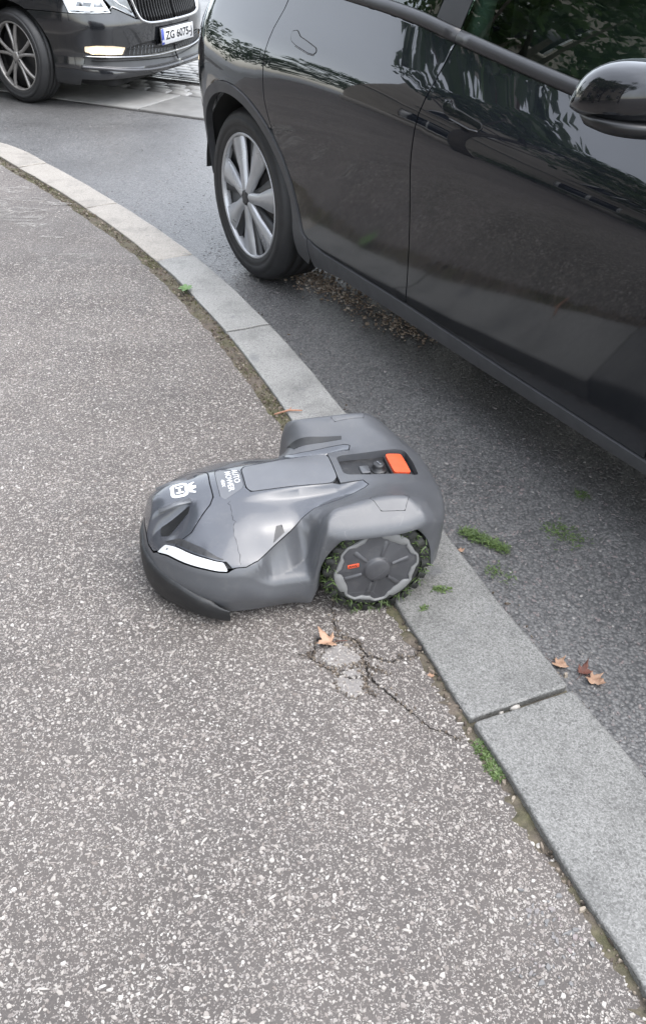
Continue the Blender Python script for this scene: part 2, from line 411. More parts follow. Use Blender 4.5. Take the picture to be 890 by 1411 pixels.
    # vegetation and litter
    def leafm(name, c0, c1, rough=.6, sub=0):
        t = NT(name); oi = t.new('ShaderNodeNewGeometry')
        c = t.ramp(oi.outputs['Random Per Island'], [(0, c0), (1, c1)])
        t.set(Base_Color=t.mix(.4, c, t.ramp(t.noise(90, 3), [(.3, c0), (.7, c1)])), Roughness=rough)
        if sub:
            tl = t.new('ShaderNodeBsdfTranslucent'); t.link(c, tl.inputs[0]); mx = t.new('ShaderNodeMixShader'); mx.inputs[0].default_value = sub
            t.link(t.b.outputs[0], mx.inputs[1]); t.link(tl.outputs[0], mx.inputs[2]); t.link(mx.outputs[0], t.out.inputs[0])
        return t.m
    M['grass'] = leafm('cut_grass', (.035, .065, .014), (.115, .175, .045))
    M['moss'] = leafm('moss', (.045, .045, .015), (.13, .13, .045), .9)
    M['weed'] = leafm('weed_leaf', (.07, .14, .04), (.16, .26, .10))
    M['foliage'] = leafm('tree_foliage', (.03, .06, .02), (.09, .15, .05), .5, .45)
    M['bark'] = simple('bark', (.09, .075, .06), .9, .3, 12, bump=.9, bscale=25)
    t = NT('dry_leaf'); n = t.noise(70, 5)
    t.set(Base_Color=t.ramp(n, [(.25, (.25, .14, .085)), (.55, (.42, .26, .17)), (.8, (.54, .38, .27))]), Roughness=.7, Normal=t.bump(t.noise(160, 3), .5, .002)); M['leaf'] = t.m
    M['leafdark'] = simple('dry_leaf_dark', (.12, .04, .025), .7, .3, 60)
    M['twig'] = simple('twig_wood', (.42, .22, .14), .7, .2, 60)
    M['pebble'] = simple('pebble_stone', (.50, .47, .43), .7, .25, 60)
    # cars
    t = NT('black_paint'); d = t.ramp(t.noise(3.5, 6, .65), [(.35, g3(.0)), (.8, g3(.035))])
    sp = t.ramp(t.voro(55).outputs['Distance'], [(0, g3(.25)), (.045, g3(0))])
    geo = t.new('ShaderNodeSeparateXYZ'); t.link(t.coord(), geo.inputs[0]); low = t.ramp(geo.outputs[2], [(.3, g3(1)), (.72, g3(.25)), (.9, g3(.05))])
    film = t.math('MULTIPLY', low, t.ramp(t.noise(4.5, 6, .6), [(.3, g3(.75)), (.7, g3(1))]))
    d = t.math('ADD', d, t.math('MULTIPLY', film, .009)); c = t.mix(d, (.006, .0074, .0105), (.15, .153, .158)); c = t.mix(t.math('MULTIPLY', sp, t.ramp(t.noise(2, 2), [(.5, g3(0)), (.7, g3(.5))])), c, (.25, .25, .25))
    t.set(Base_Color=c, Roughness=t.math('ADD', t.math('MULTIPLY', film, .16), .05), Coat_Weight=1., Coat_IOR=1.66, Coat_Roughness=t.math('ADD', t.math('MULTIPLY', film, .09), .008), Specular_IOR_Level=.08, IOR=1.5); M['paint'] = t.m
    M['paint_clean'] = simple('black_paint_clean', (.0065, .007, .009), .05, .1, 6, Specular_IOR_Level=.2, Coat_Weight=1., Coat_Roughness=.01)
    t = NT('grey_black_paint'); d = t.ramp(t.noise(3, 6, .65), [(.35, g3(0)), (.8, g3(.035))])
    t.set(Base_Color=t.mix(d, (.010, .011, .0135), (.2, .19, .18)), Roughness=t.ramp(t.noise(9, 5), [(.3, g3(.1)), (.75, g3(.22))]), Coat_Weight=.8, Coat_Roughness=.05); M['paint2'] = t.m
    M['clad'] = simple('grey_cladding', (.060, .061, .065), .48, .12, 20, bump=.2, bscale=900)
    M['blacktrim'] = simple('black_trim', (.012, .012, .013), .35, .2, 20)
    M['beltgloss'] = simple('gloss_black_trim', (.028, .028, .030), .34, .1, 20)
    M['handle'] = simple('handle_black', (.02, .021, .023), .28, .1, 20)
    M['belttrim'] = simple('satin_trim', (.10, .10, .105), .22, .06, 20, metal=.6)
    M['chrome'] = simple('chrome', (.62, .62, .63), .12, .05, 20, metal=1.)
    M['tyre'] = simple('tyre_rubber', (.020, .020, .021), .62, .25, 14, bump=.25, bscale=160)
    M['alloy'] = simple('alloy_silver', (.50, .505, .52), .30, .06, 14, metal=.45)
    M['alloydark'] = simple('alloy_dark', (.04, .041, .044), .4, .1, 20, metal=.2)
    M['alloyskoda'] = simple('alloy_worn', (.33, .315, .30), .38, .1, 20, metal=.6)
    M['underbody'] = simple('underbody', (.012, .012, .012), .85, .3, 8)
    t = NT('window_glass'); gl = t.new('ShaderNodeBsdfGlossy'); gl.inputs['Roughness'].default_value = .01; gl.inputs['Color'].default_value = (.95, 1, .97, 1)
    tr = t.new('ShaderNodeBsdfTransparent'); tr.inputs['Color'].default_value = (.30, .40, .35, 1)
    fr = t.new('ShaderNodeFresnel'); fr.inputs['IOR'].default_value = 1.6; mx = t.new('ShaderNodeMixShader')
    t.link(t.math('ADD', t.math('MULTIPLY', fr.outputs[0], .85), .05), mx.inputs[0]); t.link(tr.outputs[0], mx.inputs[1]); t.link(gl.outputs[0], mx.inputs[2]); t.link(mx.outputs[0], t.out.inputs[0]); M['glass'] = t.m
    M['seat'] = simple('seat_cloth', (.03, .03, .032), .7, .15, 20)
    M['strap'] = simple('pale_pillar', (.42, .5, .45), .6, .05, 20)
    t = NT('headlamp_glass'); t.set(Base_Color=(.78, .80, .82), Roughness=.05, Metallic=.35, Emission_Color=(.9, .95, 1), Emission_Strength=.07); M['headlamp'] = t.m
    t = NT('fog_bulb'); t.set(Base_Color=(.9, .8, .6), Emission_Color=(1, .78, .48), Emission_Strength=1.6); M['fog'] = t.m
    t = NT('fog_lens'); t.set(Base_Color=(.8, .7, .55), Roughness=.1, Emission_Color=(1, .72, .42), Emission_Strength=.16); M['foglens'] = t.m
    M['lampdark'] = simple('lamp_housing', (.20, .21, .22), .12, .3, 30, metal=.5)
    M['tail'] = simple('tail_lamp', (.42, .05, .06), .08, .1, 30)
    M['taillow'] = simple('tail_lamp_clear', (.22, .30, .30), .1, .1, 30)
    M['platewhite'] = simple('plate_white', (.72, .72, .73), .4, .04, 50)
    M['plateblue'] = simple('plate_blue', (.03, .06, .36), .4, .04, 50)
    M['plateblack'] = simple('plate_black', (.012, .012, .014), .5, .1, 50)
    # surroundings seen in the reflections
    M['render'] = simple('wall_stone', (.30, .27, .23), .85, .15, 3, bump=.5, bscale=20)
    M['cornice'] = simple('cornice_stone', (.36, .33, .29), .8, .1, 5)
    M['rooftile'] = simple('roof_tile', (.20, .09, .06), .8, .25, 3)
    M['pane'] = simple('house_pane', (.02, .025, .03), .08, .1, 3)
build_materials()

# ------------------------------------------------------------------ setting: road, pavement, kerb, tram track
ROADZ = -0.10
def flat(z): return lambda q: np.column_stack([np.atleast_2d(q)[:, 0], np.atleast_2d(q)[:, 1], np.full(len(np.atleast_2d(q)), z)])
road = link_mesh('road', mesh_np('road', [(-600, -600, ROADZ), (600, -600, ROADZ), (600, 600, ROADZ), (-600, 600, ROADZ)], [(0, 1, 2, 3)]), None, M['road'], 'structure')
OUT = [(-9.5, 9.15), (-6.5, 8.05), (-4.6, 7.1), (-3.2, 6.35), (-2.063, 5.617), (-1.649, 5.178), (-1.091, 4.457), (-.606, 3.733), (-.218, 3.009), (.05, 2.393), (.297, 1.79), (.391, 1.547), (.521, 1.227), (.616, .993), (.740, .66), (.82, .1), (.84, -.6), (.84, -3.), (.84, -7.)]
out_s = smooth_line(OUT, 24)
t_ = np.gradient(out_s, axis=0); t_ /= np.hypot(*t_.T)[:, None]; nin = np.stack([t_[:, 1], -t_[:, 0]], 1)    # points to the pavement side
S_ = np.concatenate([[0], np.cumsum(np.hypot(*np.diff(out_s, axis=0).T))])
def arc_of(p): return S_[np.argmin(np.hypot(*(out_s-np.array(p)).T))]
wid = np.interp(S_, [arc_of(p) for p in [(-2.06, 5.6), (-.606, 3.73), (-.218, 3.0), (.05, 2.39), (.391, 1.547), (.521, 1.227), (.616, .993)]], [.172, .168, .172, .172, .228, .236, .240])
in_s = out_s+nin*wid[:, None]
def kp(s, w):       # a point on the kerb: arc length s, w 0 road edge .. 1 pavement edge
    o = np.array([np.interp(s, S_, out_s[:, 0]), np.interp(s, S_, out_s[:, 1])]); i = np.array([np.interp(s, S_, in_s[:, 0]), np.interp(s, S_, in_s[:, 1])])
    return o+(i-o)*w
jn = [arc_of(p) for p in [(-1.649, 5.178), (-1.091, 4.457), (-.606, 3.733), (-.218, 3.009), (.16, 2.12), (.521, 1.227)]]
lo = [jn[0]-.9*k for k in range(7, 0, -1)]; hi = [jn[-1]+.9*k for k in range(1, 8)]
J = [s for s in lo+jn+hi if 0 < s < S_[-1]]
kerb = empty('kerb', (0, 0, 0)); kerb['kind'] = 'structure'
for k in range(len(J)-1):
    a, b = J[k], J[k+1]; g = .004
    big = abs(b-jn[-1]) < 1e-6; big0 = abs(a-jn[-1]) < 1e-6
    ga, gb = (.010 if big0 else g), (.004 if big else g)
    n = 14; rr = np.random.default_rng(100+k)
    def edge(w, skew):
        ss = np.linspace(a+ga+skew*(.004 if big0 else .0), b-gb+skew*(.006 if big else .0), n)
        pts = np.array([kp(s, w) for s in ss])
        pts += nin[0]*0; return pts
    rough = .0014 if k < len(lo)+4 else .005
    eo = edge(0, 0); ei = edge(1, 1 if True else 0)
    wob = lambda m: np.convolve(rr.normal(0, rough, m+4), [.25, .5, .25], 'same')[2:-2]
    for E_, sg in ((eo, 1), (ei, 1)):
        E_[1:-1] += (np.column_stack([wob(n), wob(n)])*(1.15 if E_ is ei and k >= len(lo)+4 else 1))[1:-1]
    poly = rounded(np.vstack([eo, ei[::-1]]), .004 if k < len(lo)+3 else .008, 2)
    zt = .004+rr.normal(0, .0015)+(.006 if a >= jn[4]-1e-6 else 0); ph = rr.uniform(0, 6, 4)
    def Sk(q, poly=poly, zt=zt, ph=ph, rd=(.003 if k < len(lo)+3 else .0045)):
        q = np.atleast_2d(q); d = np.minimum(dist_poly(q, poly), rd)
        z = zt-(rd-np.sqrt(np.maximum(rd**2-(rd-d)**2, 0)))+.0012*np.sin(q[:, 0]*17+ph[0])*np.sin(q[:, 1]*13+ph[1])+.0008*np.sin(q[:, 0]*41+q[:, 1]*35+ph[2])
        return np.column_stack([q, z])
    near = b > jn[0]-2 and a < jn[-1]+1.5
    me = panel_mesh('kerb_stone', poly, Sk, step=.035 if near else .1, thick=0, rings=(.0015, .004, .009) if near else ())
    pts = np.array([v.co[:] for v in me.vertices]); F = [tuple(p.vertices) for p in me.polygons]
    # side skirt
    loop = resample(poly, .035 if near else .1); top = Sk(loop); bot = top.copy(); bot[:, 2] = -.16
    area = .5*np.sum(loop[:, 0]*np.roll(loop[:, 1], -1)-np.roll(loop[:, 0], -1)*loop[:, 1])
    o = len(pts); m = len(loop); V = np.vstack([pts, top, bot])
    for i in range(m):
        j = (i+1) % m; f = (o+i, o+m+i, o+m+j, o+j); F.append(f if area > 0 else f[::-1])
    mm = M['granite_warm'] if b <= jn[2]+1e-6 else (M['granite_mid'] if b <= jn[4]+1e-6 else M['granite'])
    bpy.data.meshes.remove(me)
    link_mesh('kerb_stone', mesh_np('kerb_stone', V, F), kerb, mm)
# soil in the joint between kerb and pavement
soilw = np.interp(S_, [jn[0]-2, jn[0], jn[2], jn[3], jn[4], jn[5]-.3, jn[5]+.5, jn[5]+1.2], [.040, .042, .050, .050, .036, .012, .008, .008])
rw = np.random.default_rng(5)
jit = np.convolve(rw.normal(0, 1, len(S_)+20), np.ones(3)/3, 'same')[10:-10]*.006
pav_edge = in_s+nin*(np.maximum(soilw+jit, .005))[:, None]
m_ = (S_ > jn[0]-4) & (S_ < jn[-1]+2.5)
A_, B_ = (in_s-nin*.02)[m_], (pav_edge+nin*.03)[m_]; nA = len(A_)
rz = np.random.default_rng(3)
V = [(*p, -.009+rz.normal(0, .0015)) for p in A_]+[(*((p+q)/2), -.005+rz.normal(0, .003)) for p, q in zip(A_, B_)]+[(*q, -.009+rz.normal(0, .002)) for q in B_]
F = [(i+k*nA, i+(k+1)*nA, i+1+(k+1)*nA, i+1+k*nA)[::-1] for k in range(2) for i in range(nA-1)]
soil = link_mesh('soil_strip', mesh_np('soil_strip', V, F), None, M['soil'], 'structure')
# mortar bed under the stones' open joint
q = [kp(jn[-1]-.05, -.0), kp(jn[-1]+.06, -.0), kp(jn[-1]+.09, 1), kp(jn[-1]-.02, 1)]
link_mesh('joint_soil', mesh_np('joint_soil', [(*p, -.009) for p in q], [(3, 2, 1, 0)]), soil, M['soil'])

pavement_root = None
def crack_poly(line, w0, w1, seed):
    r = np.random.default_rng(seed); L = resample(np.array(line), .006, closed=False); n = len(L)
    t = np.gradient(L, axis=0); t /= np.hypot(*t.T)[:, None]+1e-9; nn = np.stack([-t[:, 1], t[:, 0]], 1)
    L = L+nn*r.normal(0, .0016, n)[:, None]
    w = np.linspace(w0, w1, n)*np.clip(r.normal(1, .4, n), .35, 2)
    return np.vstack([L+nn*w[:, None]/2, (L-nn*w[:, None]/2)[::-1]])
CRACKS = [([(.030, 1.52), (.029, 1.488), (.025, 1.458), (.031, 1.425), (.036, 1.392), (.047, 1.369)], 0.0021, 0.0031),
          ([(.047, 1.369), (.077, 1.364), (.100, 1.317)], 0.0063, 0.0063),
          ([(.1005, 1.3175), (.136, 1.301), (.157, 1.298), (.179, 1.314), (.215, 1.321)], 0.0053, 0.0016),
          ([(.094, 1.312), (.0965, 1.305), (.099, 1.279), (.105, 1.251), (.130, 1.222), (.161, 1.189), (.193, 1.154), (.220, 1.122), (.255, 1.109), (.280, 1.095)], 0.0063, 0.0019),
          ([(-.045, 1.315), (-.021, 1.304), (.005, 1.280), (.030, 1.264)], 0.0031, 0.0048),
          ([(.098, 1.285), (.125, 1.268), (.15, 1.262)], 0.0021, 0.0008),
          ([(.047, 1.369), (.02, 1.372), (-.012, 1.352), (-.012, 1.33), (-.02, 1.304)], 0.0031, 0.0053),
          ([(.104, 1.253), (.0995, 1.235), (.101, 1.208), (.118, 1.196)], 0.0031, 0.0010)]
crk = [crack_poly(*c, 11+i) for i, c in enumerate(CRACKS)]
PA1 = [(.000, 1.314), (.008, 1.331), (.034, 1.347), (.051, 1.352), (.064, 1.339), (.092, 1.312), (.090, 1.295), (.068, 1.284), (.036, 1.274), (.013, 1.285)]
PA2 = [(.036, 1.262), (.060, 1.273), (.089, 1.281), (.096, 1.250), (.094, 1.216), (.079, 1.191), (.059, 1.193), (.039, 1.214), (.031, 1.238)]
PA2a = [(.036, 1.262), (.060, 1.273), (.089, 1.281), (.094, 1.255), (.064, 1.250)]
PA2b = [(.034, 1.258), (.064, 1.246), (.095, 1.250), (.094, 1.216), (.079, 1.191), (.059, 1.193), (.039, 1.214), (.031, 1.238)]
near_box = [(-.06, 1.05), (.33, 1.05), (.33, 1.56), (-.06, 1.56)]
def pav_z(q):
    q = np.atleast_2d(q); x, y = q[:, 0], q[:, 1]
    d = np.interp(np.clip(dist_poly(q, pav_edge[m_], False), 0, .1), [0, .012, .05, .1], [-.009, -.004, -.001, 0])
    c = np.zeros(len(q))
    for C in crk: c = np.minimum(c, -np.interp(dist_poly(q, C), [0, .012], [.0022, 0]))
    return np.column_stack([q, d+c+.0015*np.sin(x*5+1)*np.sin(y*4)])
far_poly = [(-9.6, 9.0), (-40, 22), (-60, -60), (.45, -60), (pav_edge[-1, 0], pav_edge[-1, 1])]
edge_sel = pav_edge[::2] if len(pav_edge) > 10 else pav_edge
# one sheet: kerb edge, then far out to the plaza behind the camera
poly = np.vstack([pav_edge, np.array([(.5, -60), (-60, -60), (-60, 26)])])
def cracked_pavement():
    loops = [poly]+crk+[np.array(PA1), np.array(PA2)]
    P = []; E = []
    for li, L in enumerate(loops):
        L = np.asarray(L, float)
        L = L if li <= len(crk) else resample(L, .008)
        o = len(P); n = len(L); P += [tuple(p) for p in L]; E += [(o+i, o+(i+1) % n) for i in range(n)]
    G = np.stack(np.meshgrid(np.arange(-.075, .335, .011), np.arange(1.04, 1.57, .011), indexing='ij'), -1).reshape(-1, 2)
    G2 = np.stack(np.meshgrid(np.arange(-3, .6, .12), np.arange(.2, 6.0, .12), indexing='ij'), -1).reshape(-1, 2)
    e1 = in_s+nin*(np.maximum(soilw+jit, .005)+.015)[:, None]; e2 = in_s+nin*(np.maximum(soilw+jit, .005)+.05)[:, None]
    for Q in (G, G2, e1[m_], e2[m_]):
        Q = Q[inside(Q, poly)]; P += [tuple(p) for p in Q]
    r = delaunay_2d_cdt([Vector(p) for p in P], E, [], 0, 1e-6)
    pts = np.array([tuple(p) for p in r[0]]); tr = np.array([f for f in r[2] if len(f) == 3]); c = pts[tr].mean(1)
    keep = inside(c, poly)
    for C in crk+[np.array(PA1), np.array(PA2)]: keep &= ~inside(c, C)
    tr = tr[keep]; a = pts[tr]; ar = (a[:, 1, 0]-a[:, 0, 0])*(a[:, 2, 1]-a[:, 0, 1])-(a[:, 1, 1]-a[:, 0, 1])*(a[:, 2, 0]-a[:, 0, 0])
    tr[ar < 0] = tr[ar < 0][:, ::-1]
    V = pav_z(pts); n = len(V)
    # walls along every open edge
    from collections import Counter
    ec = Counter(); od = {}
    for f in tr:
        for i in range(3):
            e = (int(f[i]), int(f[(i+1) % 3])); ec[tuple(sorted(e))] += 1; od[tuple(sorted(e))] = e
    F = [tuple(int(i) for i in f) for f in tr]; V = list(map(tuple, V)); low = {}; topd = {}
    for k, cnt in ec.items():
        if cnt == 1:
            a_, b_ = od[k]
            for i in (a_, b_):
                if i not in low:
                    topd[i] = len(V); V.append(V[i]); low[i] = len(V); V.append((V[i][0], V[i][1], -.03))
            F.append((topd[b_], topd[a_], low[a_], low[b_]))
    return mesh_np('pavement', np.array(V), F)
pavement = link_mesh('pavement', cracked_pavement(), None, M['pave'], 'structure')
link_mesh('crack_bottom', mesh_np('crack_bottom', [(-.09, 1.03, -.011), (.30, 1.03, -.011), (.26, 1.60, -.011), (-.09, 1.60, -.011)], [(0, 1, 2, 3)]), pavement, M['crackdirt'])
def lump(z0, amp, seed, poly_, rd=.006):
    ph = np.random.default_rng(seed).uniform(0, 6, 4)
    def f(q):
        q = np.atleast_2d(q); d = np.minimum(dist_poly(q, poly_), rd)
        z = z0-(rd-np.sqrt(np.maximum(rd**2-(rd-d)**2, 0)))*.5+amp*np.sin(q[:, 0]*110+ph[0])*np.sin(q[:, 1]*95+ph[1])
        return np.column_stack([q, z])
    return f
for i, pp in enumerate((PA1, PA2a, PA2b)):
    pp = resample(np.array(pp), .007); pp = inset(pp, .0022)+np.random.default_rng(i).normal(0, .0007, pp.shape)
    panel('mortar_patch', pp, lump(-.0005, .0007, i, pp), M['patch'], pavement, step=.007, thick=.012, rings=(.0015, .004))
# lime stains further up the pavement
def blob(cx, cy, rx, ry, seed, n=22, hole=False):
    r = np.random.default_rng(seed); a = np.linspace(0, 2*np.pi, n, endpoint=False)
    rad = 1+.22*np.sin(2*a+r.uniform(0, 6))+.16*np.sin(3*a+r.uniform(0, 6))+r.normal(0, .06, n)
    return np.column_stack([cx+rx*rad*np.cos(a), cy+ry*rad*np.sin(a)])
ST = [(-1.675, 4.64, .09, .05), (-1.53, 4.30, .12, .045), (-1.62, 4.21, .10, .05), (-1.50, 4.17, .12, .04), (-1.065, 3.688, .045, .028), (-1.238, 3.64, .022, .022), (-1.42, 4.08, .09, .03), (-1.135, 3.70, .09, .012), (-1.552, 4.48, .10, .04), (-1.70, 4.40, .08, .05), (-1.40, 4.42, .07, .03), (-1.28, 3.92, .05, .02)]
for i, (x, y, rx, ry) in enumerate(ST):
    b = blob(x, y, rx, ry, 50+i); h = ()
    if i in (0, 1, 3, 8): h = (blob(x+.01, y, rx*.55, ry*.45, 80+i, 14),)
    panel('lime_stain', b, flat(.0024), M['stain'], pavement, step=.03, holes=h, thick=0)
# tram track bed with setts, slabs and grooved rails
U = np.array([.56, -.264]); U /= np.hypot(*U); Nn = np.array([-U[1], U[0]])          # along the street / away from the camera
O = np.array([-.995, 6.857])
def tp(u, n): return O+U*u+Nn*n
track = link_mesh('tram_track', mesh_np('tram_track', [(*tp(u, n), ROADZ+.004) for u, n in ((-14, .0), (10, .0), (10, 4.3), (-14, 4.3))], [(0, 1, 2, 3)]), None, M['joint'], 'structure')
def slab(u0, u1, n0, n1, mat, name, h=.016, b=.004, par=None):
    c = tp((u0+u1)/2, (n0+n1)/2); mb = MB().box((0, 0, 0), (u1-u0, n1-n0, h), 0, b)
    return mb
rg = np.random.default_rng(9)
edge_n = [.0, .64]
for i in range(-5, 4):
    u0 = -.55+i*1.9; o = slab(u0, u0+1.885, .015, .615, None, 'slab').build('concrete_slab', M['concrete'], track, smooth=False)
    o.location = (*tp(u0+.9425, .315), ROADZ+.007+rg.normal(0, .001)); o.rotation_euler = (0, 0, math.atan2(U[1], U[0]))
for n0 in (1.115, 2.565):
    for nn, w in ((0., .055), (.085, .03)):
        o = MB().box((0, 0, 0), (20, w, .02), 0, .003).build('rail', M['rail'], track, smooth=False)
        o.location = (*tp(-3, n0+nn+w/2), ROADZ+.008); o.rotation_euler = (0, 0, math.atan2(U[1], U[0]))
sett_me = [mesh_np('sett', *(lambda mb: (np.array(mb.V), mb.F))(MB().box((0, 0, 0), (.20*f, .105, .03), 0, .012))) for f in (.94, .98, 1.02)]
for me in sett_me: me.materials.append(M['sett'])
rest = MB(); cnt = 0
rows = [.70+.118*k for k in range(3)]+[1.30+.118*k for k in range(10)]+[2.76+.118*k for k in range(4)]
for ri, n in enumerate(rows):
    for k in range(-22, 17):
        u = k*.208+(.104 if ri % 2 else 0)+rg.normal(0, .004)
        p = tp(u, n+rg.normal(0, .003)); z = ROADZ+.004+rg.normal(0, .002); rot = math.atan2(U[1], U[0])+rg.normal(0, .015)
        if -7 <= k <= 10 and cnt < 300:
            o = bpy.data.objects.new('sett', sett_me[int(rg.integers(0, 3))]); COL.objects.link(o); o.parent = track; o.location = (*p, z); o.rotation_euler = (0, 0, rot); cnt += 1
        else: rest.box((*p, z), (.196, .105, .03), rot, .012)
rest.build('sett_field', M['sett'], track, smooth=False, kind='stuff')
for i in range(-5, 4):
    u0 = -.9+i*1.9; o = slab(u0, u0+1.885, 3.26, 4.2, None, 'slab').build('concrete_slab', M['concrete'], track, smooth=False)
    o.location = (*tp(u0+.9425, 3.73), ROADZ+.007); o.rotation_euler = (0, 0, math.atan2(U[1], U[0]))

# ------------------------------------------------------------------ loose stones: pale aggregate in the pavement, dark stones in the road
def stones(name, xy, rad, z, mat, parent, rise=.35, seed=1, tone=None, sides=6):
    r = np.random.default_rng(seed); n = len(xy); k = sides
    a = np.linspace(0, 2*np.pi, k, endpoint=False)[None]+r.uniform(0, 6.3, (n, 1))+r.normal(0, .16, (n, k))
    rr = rad[:, None]*np.clip(r.normal(1, .17, (n, k)), .5, 1.6); el = np.clip(r.normal(1., .28, n), .5, 1.7); th = r.uniform(0, np.pi, n)
    X, Y = rr*np.cos(a)*el[:, None], rr*np.sin(a)/el[:, None]
    ct, st = np.cos(th)[:, None], np.sin(th)[:, None]; X, Y = X*ct-Y*st, X*st+Y*ct
    h = (rad*rise)[:, None]*np.clip(r.normal(1, .3, (n, 1)), .3, 1.8)+r.normal(0, .12, (n, k))*(rad*rise)[:, None]
    z = np.broadcast_to(np.asarray(z, float), (n,))[:, None]
    lo = np.stack([xy[:, :1]+X, xy[:, 1:]+Y, np.broadcast_to(z-.002, (n, k))], -1)
    hi = np.stack([xy[:, :1]+X*.72, xy[:, 1:]+Y*.72, z+h], -1)
    V = np.concatenate([lo, hi], 1).reshape(-1, 3); base = (np.arange(n)*2*k)[:, None]
    i = np.arange(k); j = (i+1) % k
    q = np.stack([i, j, k+j, k+i], 1).reshape(-1)                       # side quads
    Fq = (base+q[None]).reshape(-1, 4)
    t = np.stack([np.full(k-2, k), k+np.arange(1, k-1), k+np.arange(2, k)], 1).reshape(-1)
    Ft = (base+t[None]).reshape(-1, 3)
    me = bpy.data.meshes.new(name); idx = np.concatenate([Fq.ravel(), Ft.ravel()]).astype(np.int32)
    start = np.concatenate([np.arange(len(Fq))*4, len(Fq)*4+np.arange(len(Ft))*3]).astype(np.int32)
    me.vertices.add(len(V)); me.vertices.foreach_set('co', V.astype(np.float32).ravel()); me.loops.add(len(idx)); me.loops.foreach_set('vertex_index', idx)
    me.polygons.add(len(start)); me.polygons.foreach_set('loop_start', start); me.polygons.foreach_set('use_smooth', np.zeros(len(start), bool)); me.update(calc_edges=True)
    at = me.attributes.new('tone', 'FLOAT', 'POINT'); tv = r.uniform(0, 1, n) if tone is None else tone
    at.data.foreach_set('value', np.repeat(tv, 2*k).astype(np.float32))
    return link_mesh(name, me, parent, mat, 'stuff')
def scatter(n, x0, x1, y0, y1, r): return np.column_stack([r.uniform(x0, x1, n), r.uniform(y0, y1, n)])
r_ = np.random.default_rng(21)
def noise2(q, f, s):
    r = np.random.default_rng(s); o = np.zeros(len(q))
    for k in range(5):
        a = r.uniform(0, 6.3); o += np.sin((q[:, 0]*math.cos(a)+q[:, 1]*math.sin(a))*f*r.uniform(.5, 1.6)+r.uniform(0, 6.3))
    return o/5
xy = np.vstack([scatter(46000, -1.4, .7, .3, 2.0, r_), scatter(34000, -2.2, .4, 2.0, 3.6, r_), scatter(16000, -3.4, -.2, 3.6, 6.2, r_)])
inner = in_s+nin*(np.maximum(soilw+jit, .005)+.004)[:, None]
ppoly = np.vstack([inner, np.array([(.5, -60), (-60, -60), (-60, 26)])])
xy = xy[inside(xy, ppoly)]
xy = xy[r_.uniform(0, 1, len(xy)) < .88+.30*noise2(xy, 5, 4)]
for C in crk+[np.array(PA1), np.array(PA2)]: xy = xy[(~inside(xy, C)) & (dist_poly(xy, C) > .003)]
rad = np.clip(np.exp(r_.normal(math.log(.0021), .40, len(xy))), .0010, .0056)
stones('pavement_aggregate', xy, rad, pav_z(xy)[:, 2]+.0002, M['chip'], pavement, rise=.24, seed=31, sides=7)
xy = np.vstack([scatter(23000, .2, 2.0, .7, 2.4, r_), scatter(17000, -.6, 2.4, 2.4, 4.2, r_), scatter(6000, -2.6, 1.2, 4.2, 6.6, r_)])
opoly = np.vstack([out_s, np.array([(60, -7), (60, 60), (-60, 30)])]); xy = xy[inside(xy, opoly)]; xy = xy[dist_poly(xy, out_s, False) > .006]
rad = np.clip(np.exp(r_.normal(math.log(.0029), .34, len(xy))), .0014, .0065)
stones('road_aggregate', xy, rad, ROADZ+.0002, M['roadstone'], road, rise=.30, seed=33)
# gutter grit coloured pale to paint in the light leaking under the black car
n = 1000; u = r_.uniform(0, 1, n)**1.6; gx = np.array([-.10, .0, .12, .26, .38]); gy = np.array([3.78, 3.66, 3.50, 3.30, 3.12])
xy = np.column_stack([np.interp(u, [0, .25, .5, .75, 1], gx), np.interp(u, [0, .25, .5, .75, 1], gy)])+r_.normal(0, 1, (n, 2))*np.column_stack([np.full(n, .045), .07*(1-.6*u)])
stones('light_leak_grit', xy, np.clip(np.exp(r_.normal(math.log(.0042), .35, n)), .002, .009), ROADZ+.001, M['lit_grit'], road, rise=.7, seed=37)
cx_ = []
for C, (ln_, w0, w1) in zip(crk, CRACKS):
    L = resample(np.array(ln_), .004, False); cx_.append(L[r_.integers(0, len(L), 46)]+r_.normal(0, .0055, (46, 2)))
for P_ in (PA1, PA2):
    L = resample(np.array(P_), .004); cx_.append(L[r_.integers(0, len(L), 110)]+r_.normal(0, .005, (110, 2)))
pq = np.random.default_rng(71).uniform([-.0, 1.19], [.1, 1.355], (900, 2)); pq = pq[inside(pq, PA1) | inside(pq, PA2)]
stones('patch_aggregate', pq, np.clip(np.exp(r_.normal(math.log(.0016), .45, len(pq))), .0006, .004), -.0012, M['chip'], pavement, rise=.5, seed=39)
cx_ = np.vstack(cx_); stones('crack_grit', cx_, np.clip(np.exp(r_.normal(math.log(.0016), .45, len(cx_))), .0007, .004), -.003+r_.uniform(0, .003, len(cx_)), M['crumb'], pavement, rise=.7, seed=38)
pit = np.vstack([np.random.default_rng(80+i).normal(c_, (.022, .016), (22, 2)) for i, c_ in enumerate([(.37, .74), (.40, .70), (.355, .655)])]); pit = pit[inside(pit, ppoly)]
stones('pitted_grit', pit, np.clip(np.exp(np.random.default_rng(86).normal(math.log(.0036), .4, len(pit))), .0016, .007), pav_z(pit)[:, 2]+.0005, M['roadstone'], pavement, rise=.3, seed=40)
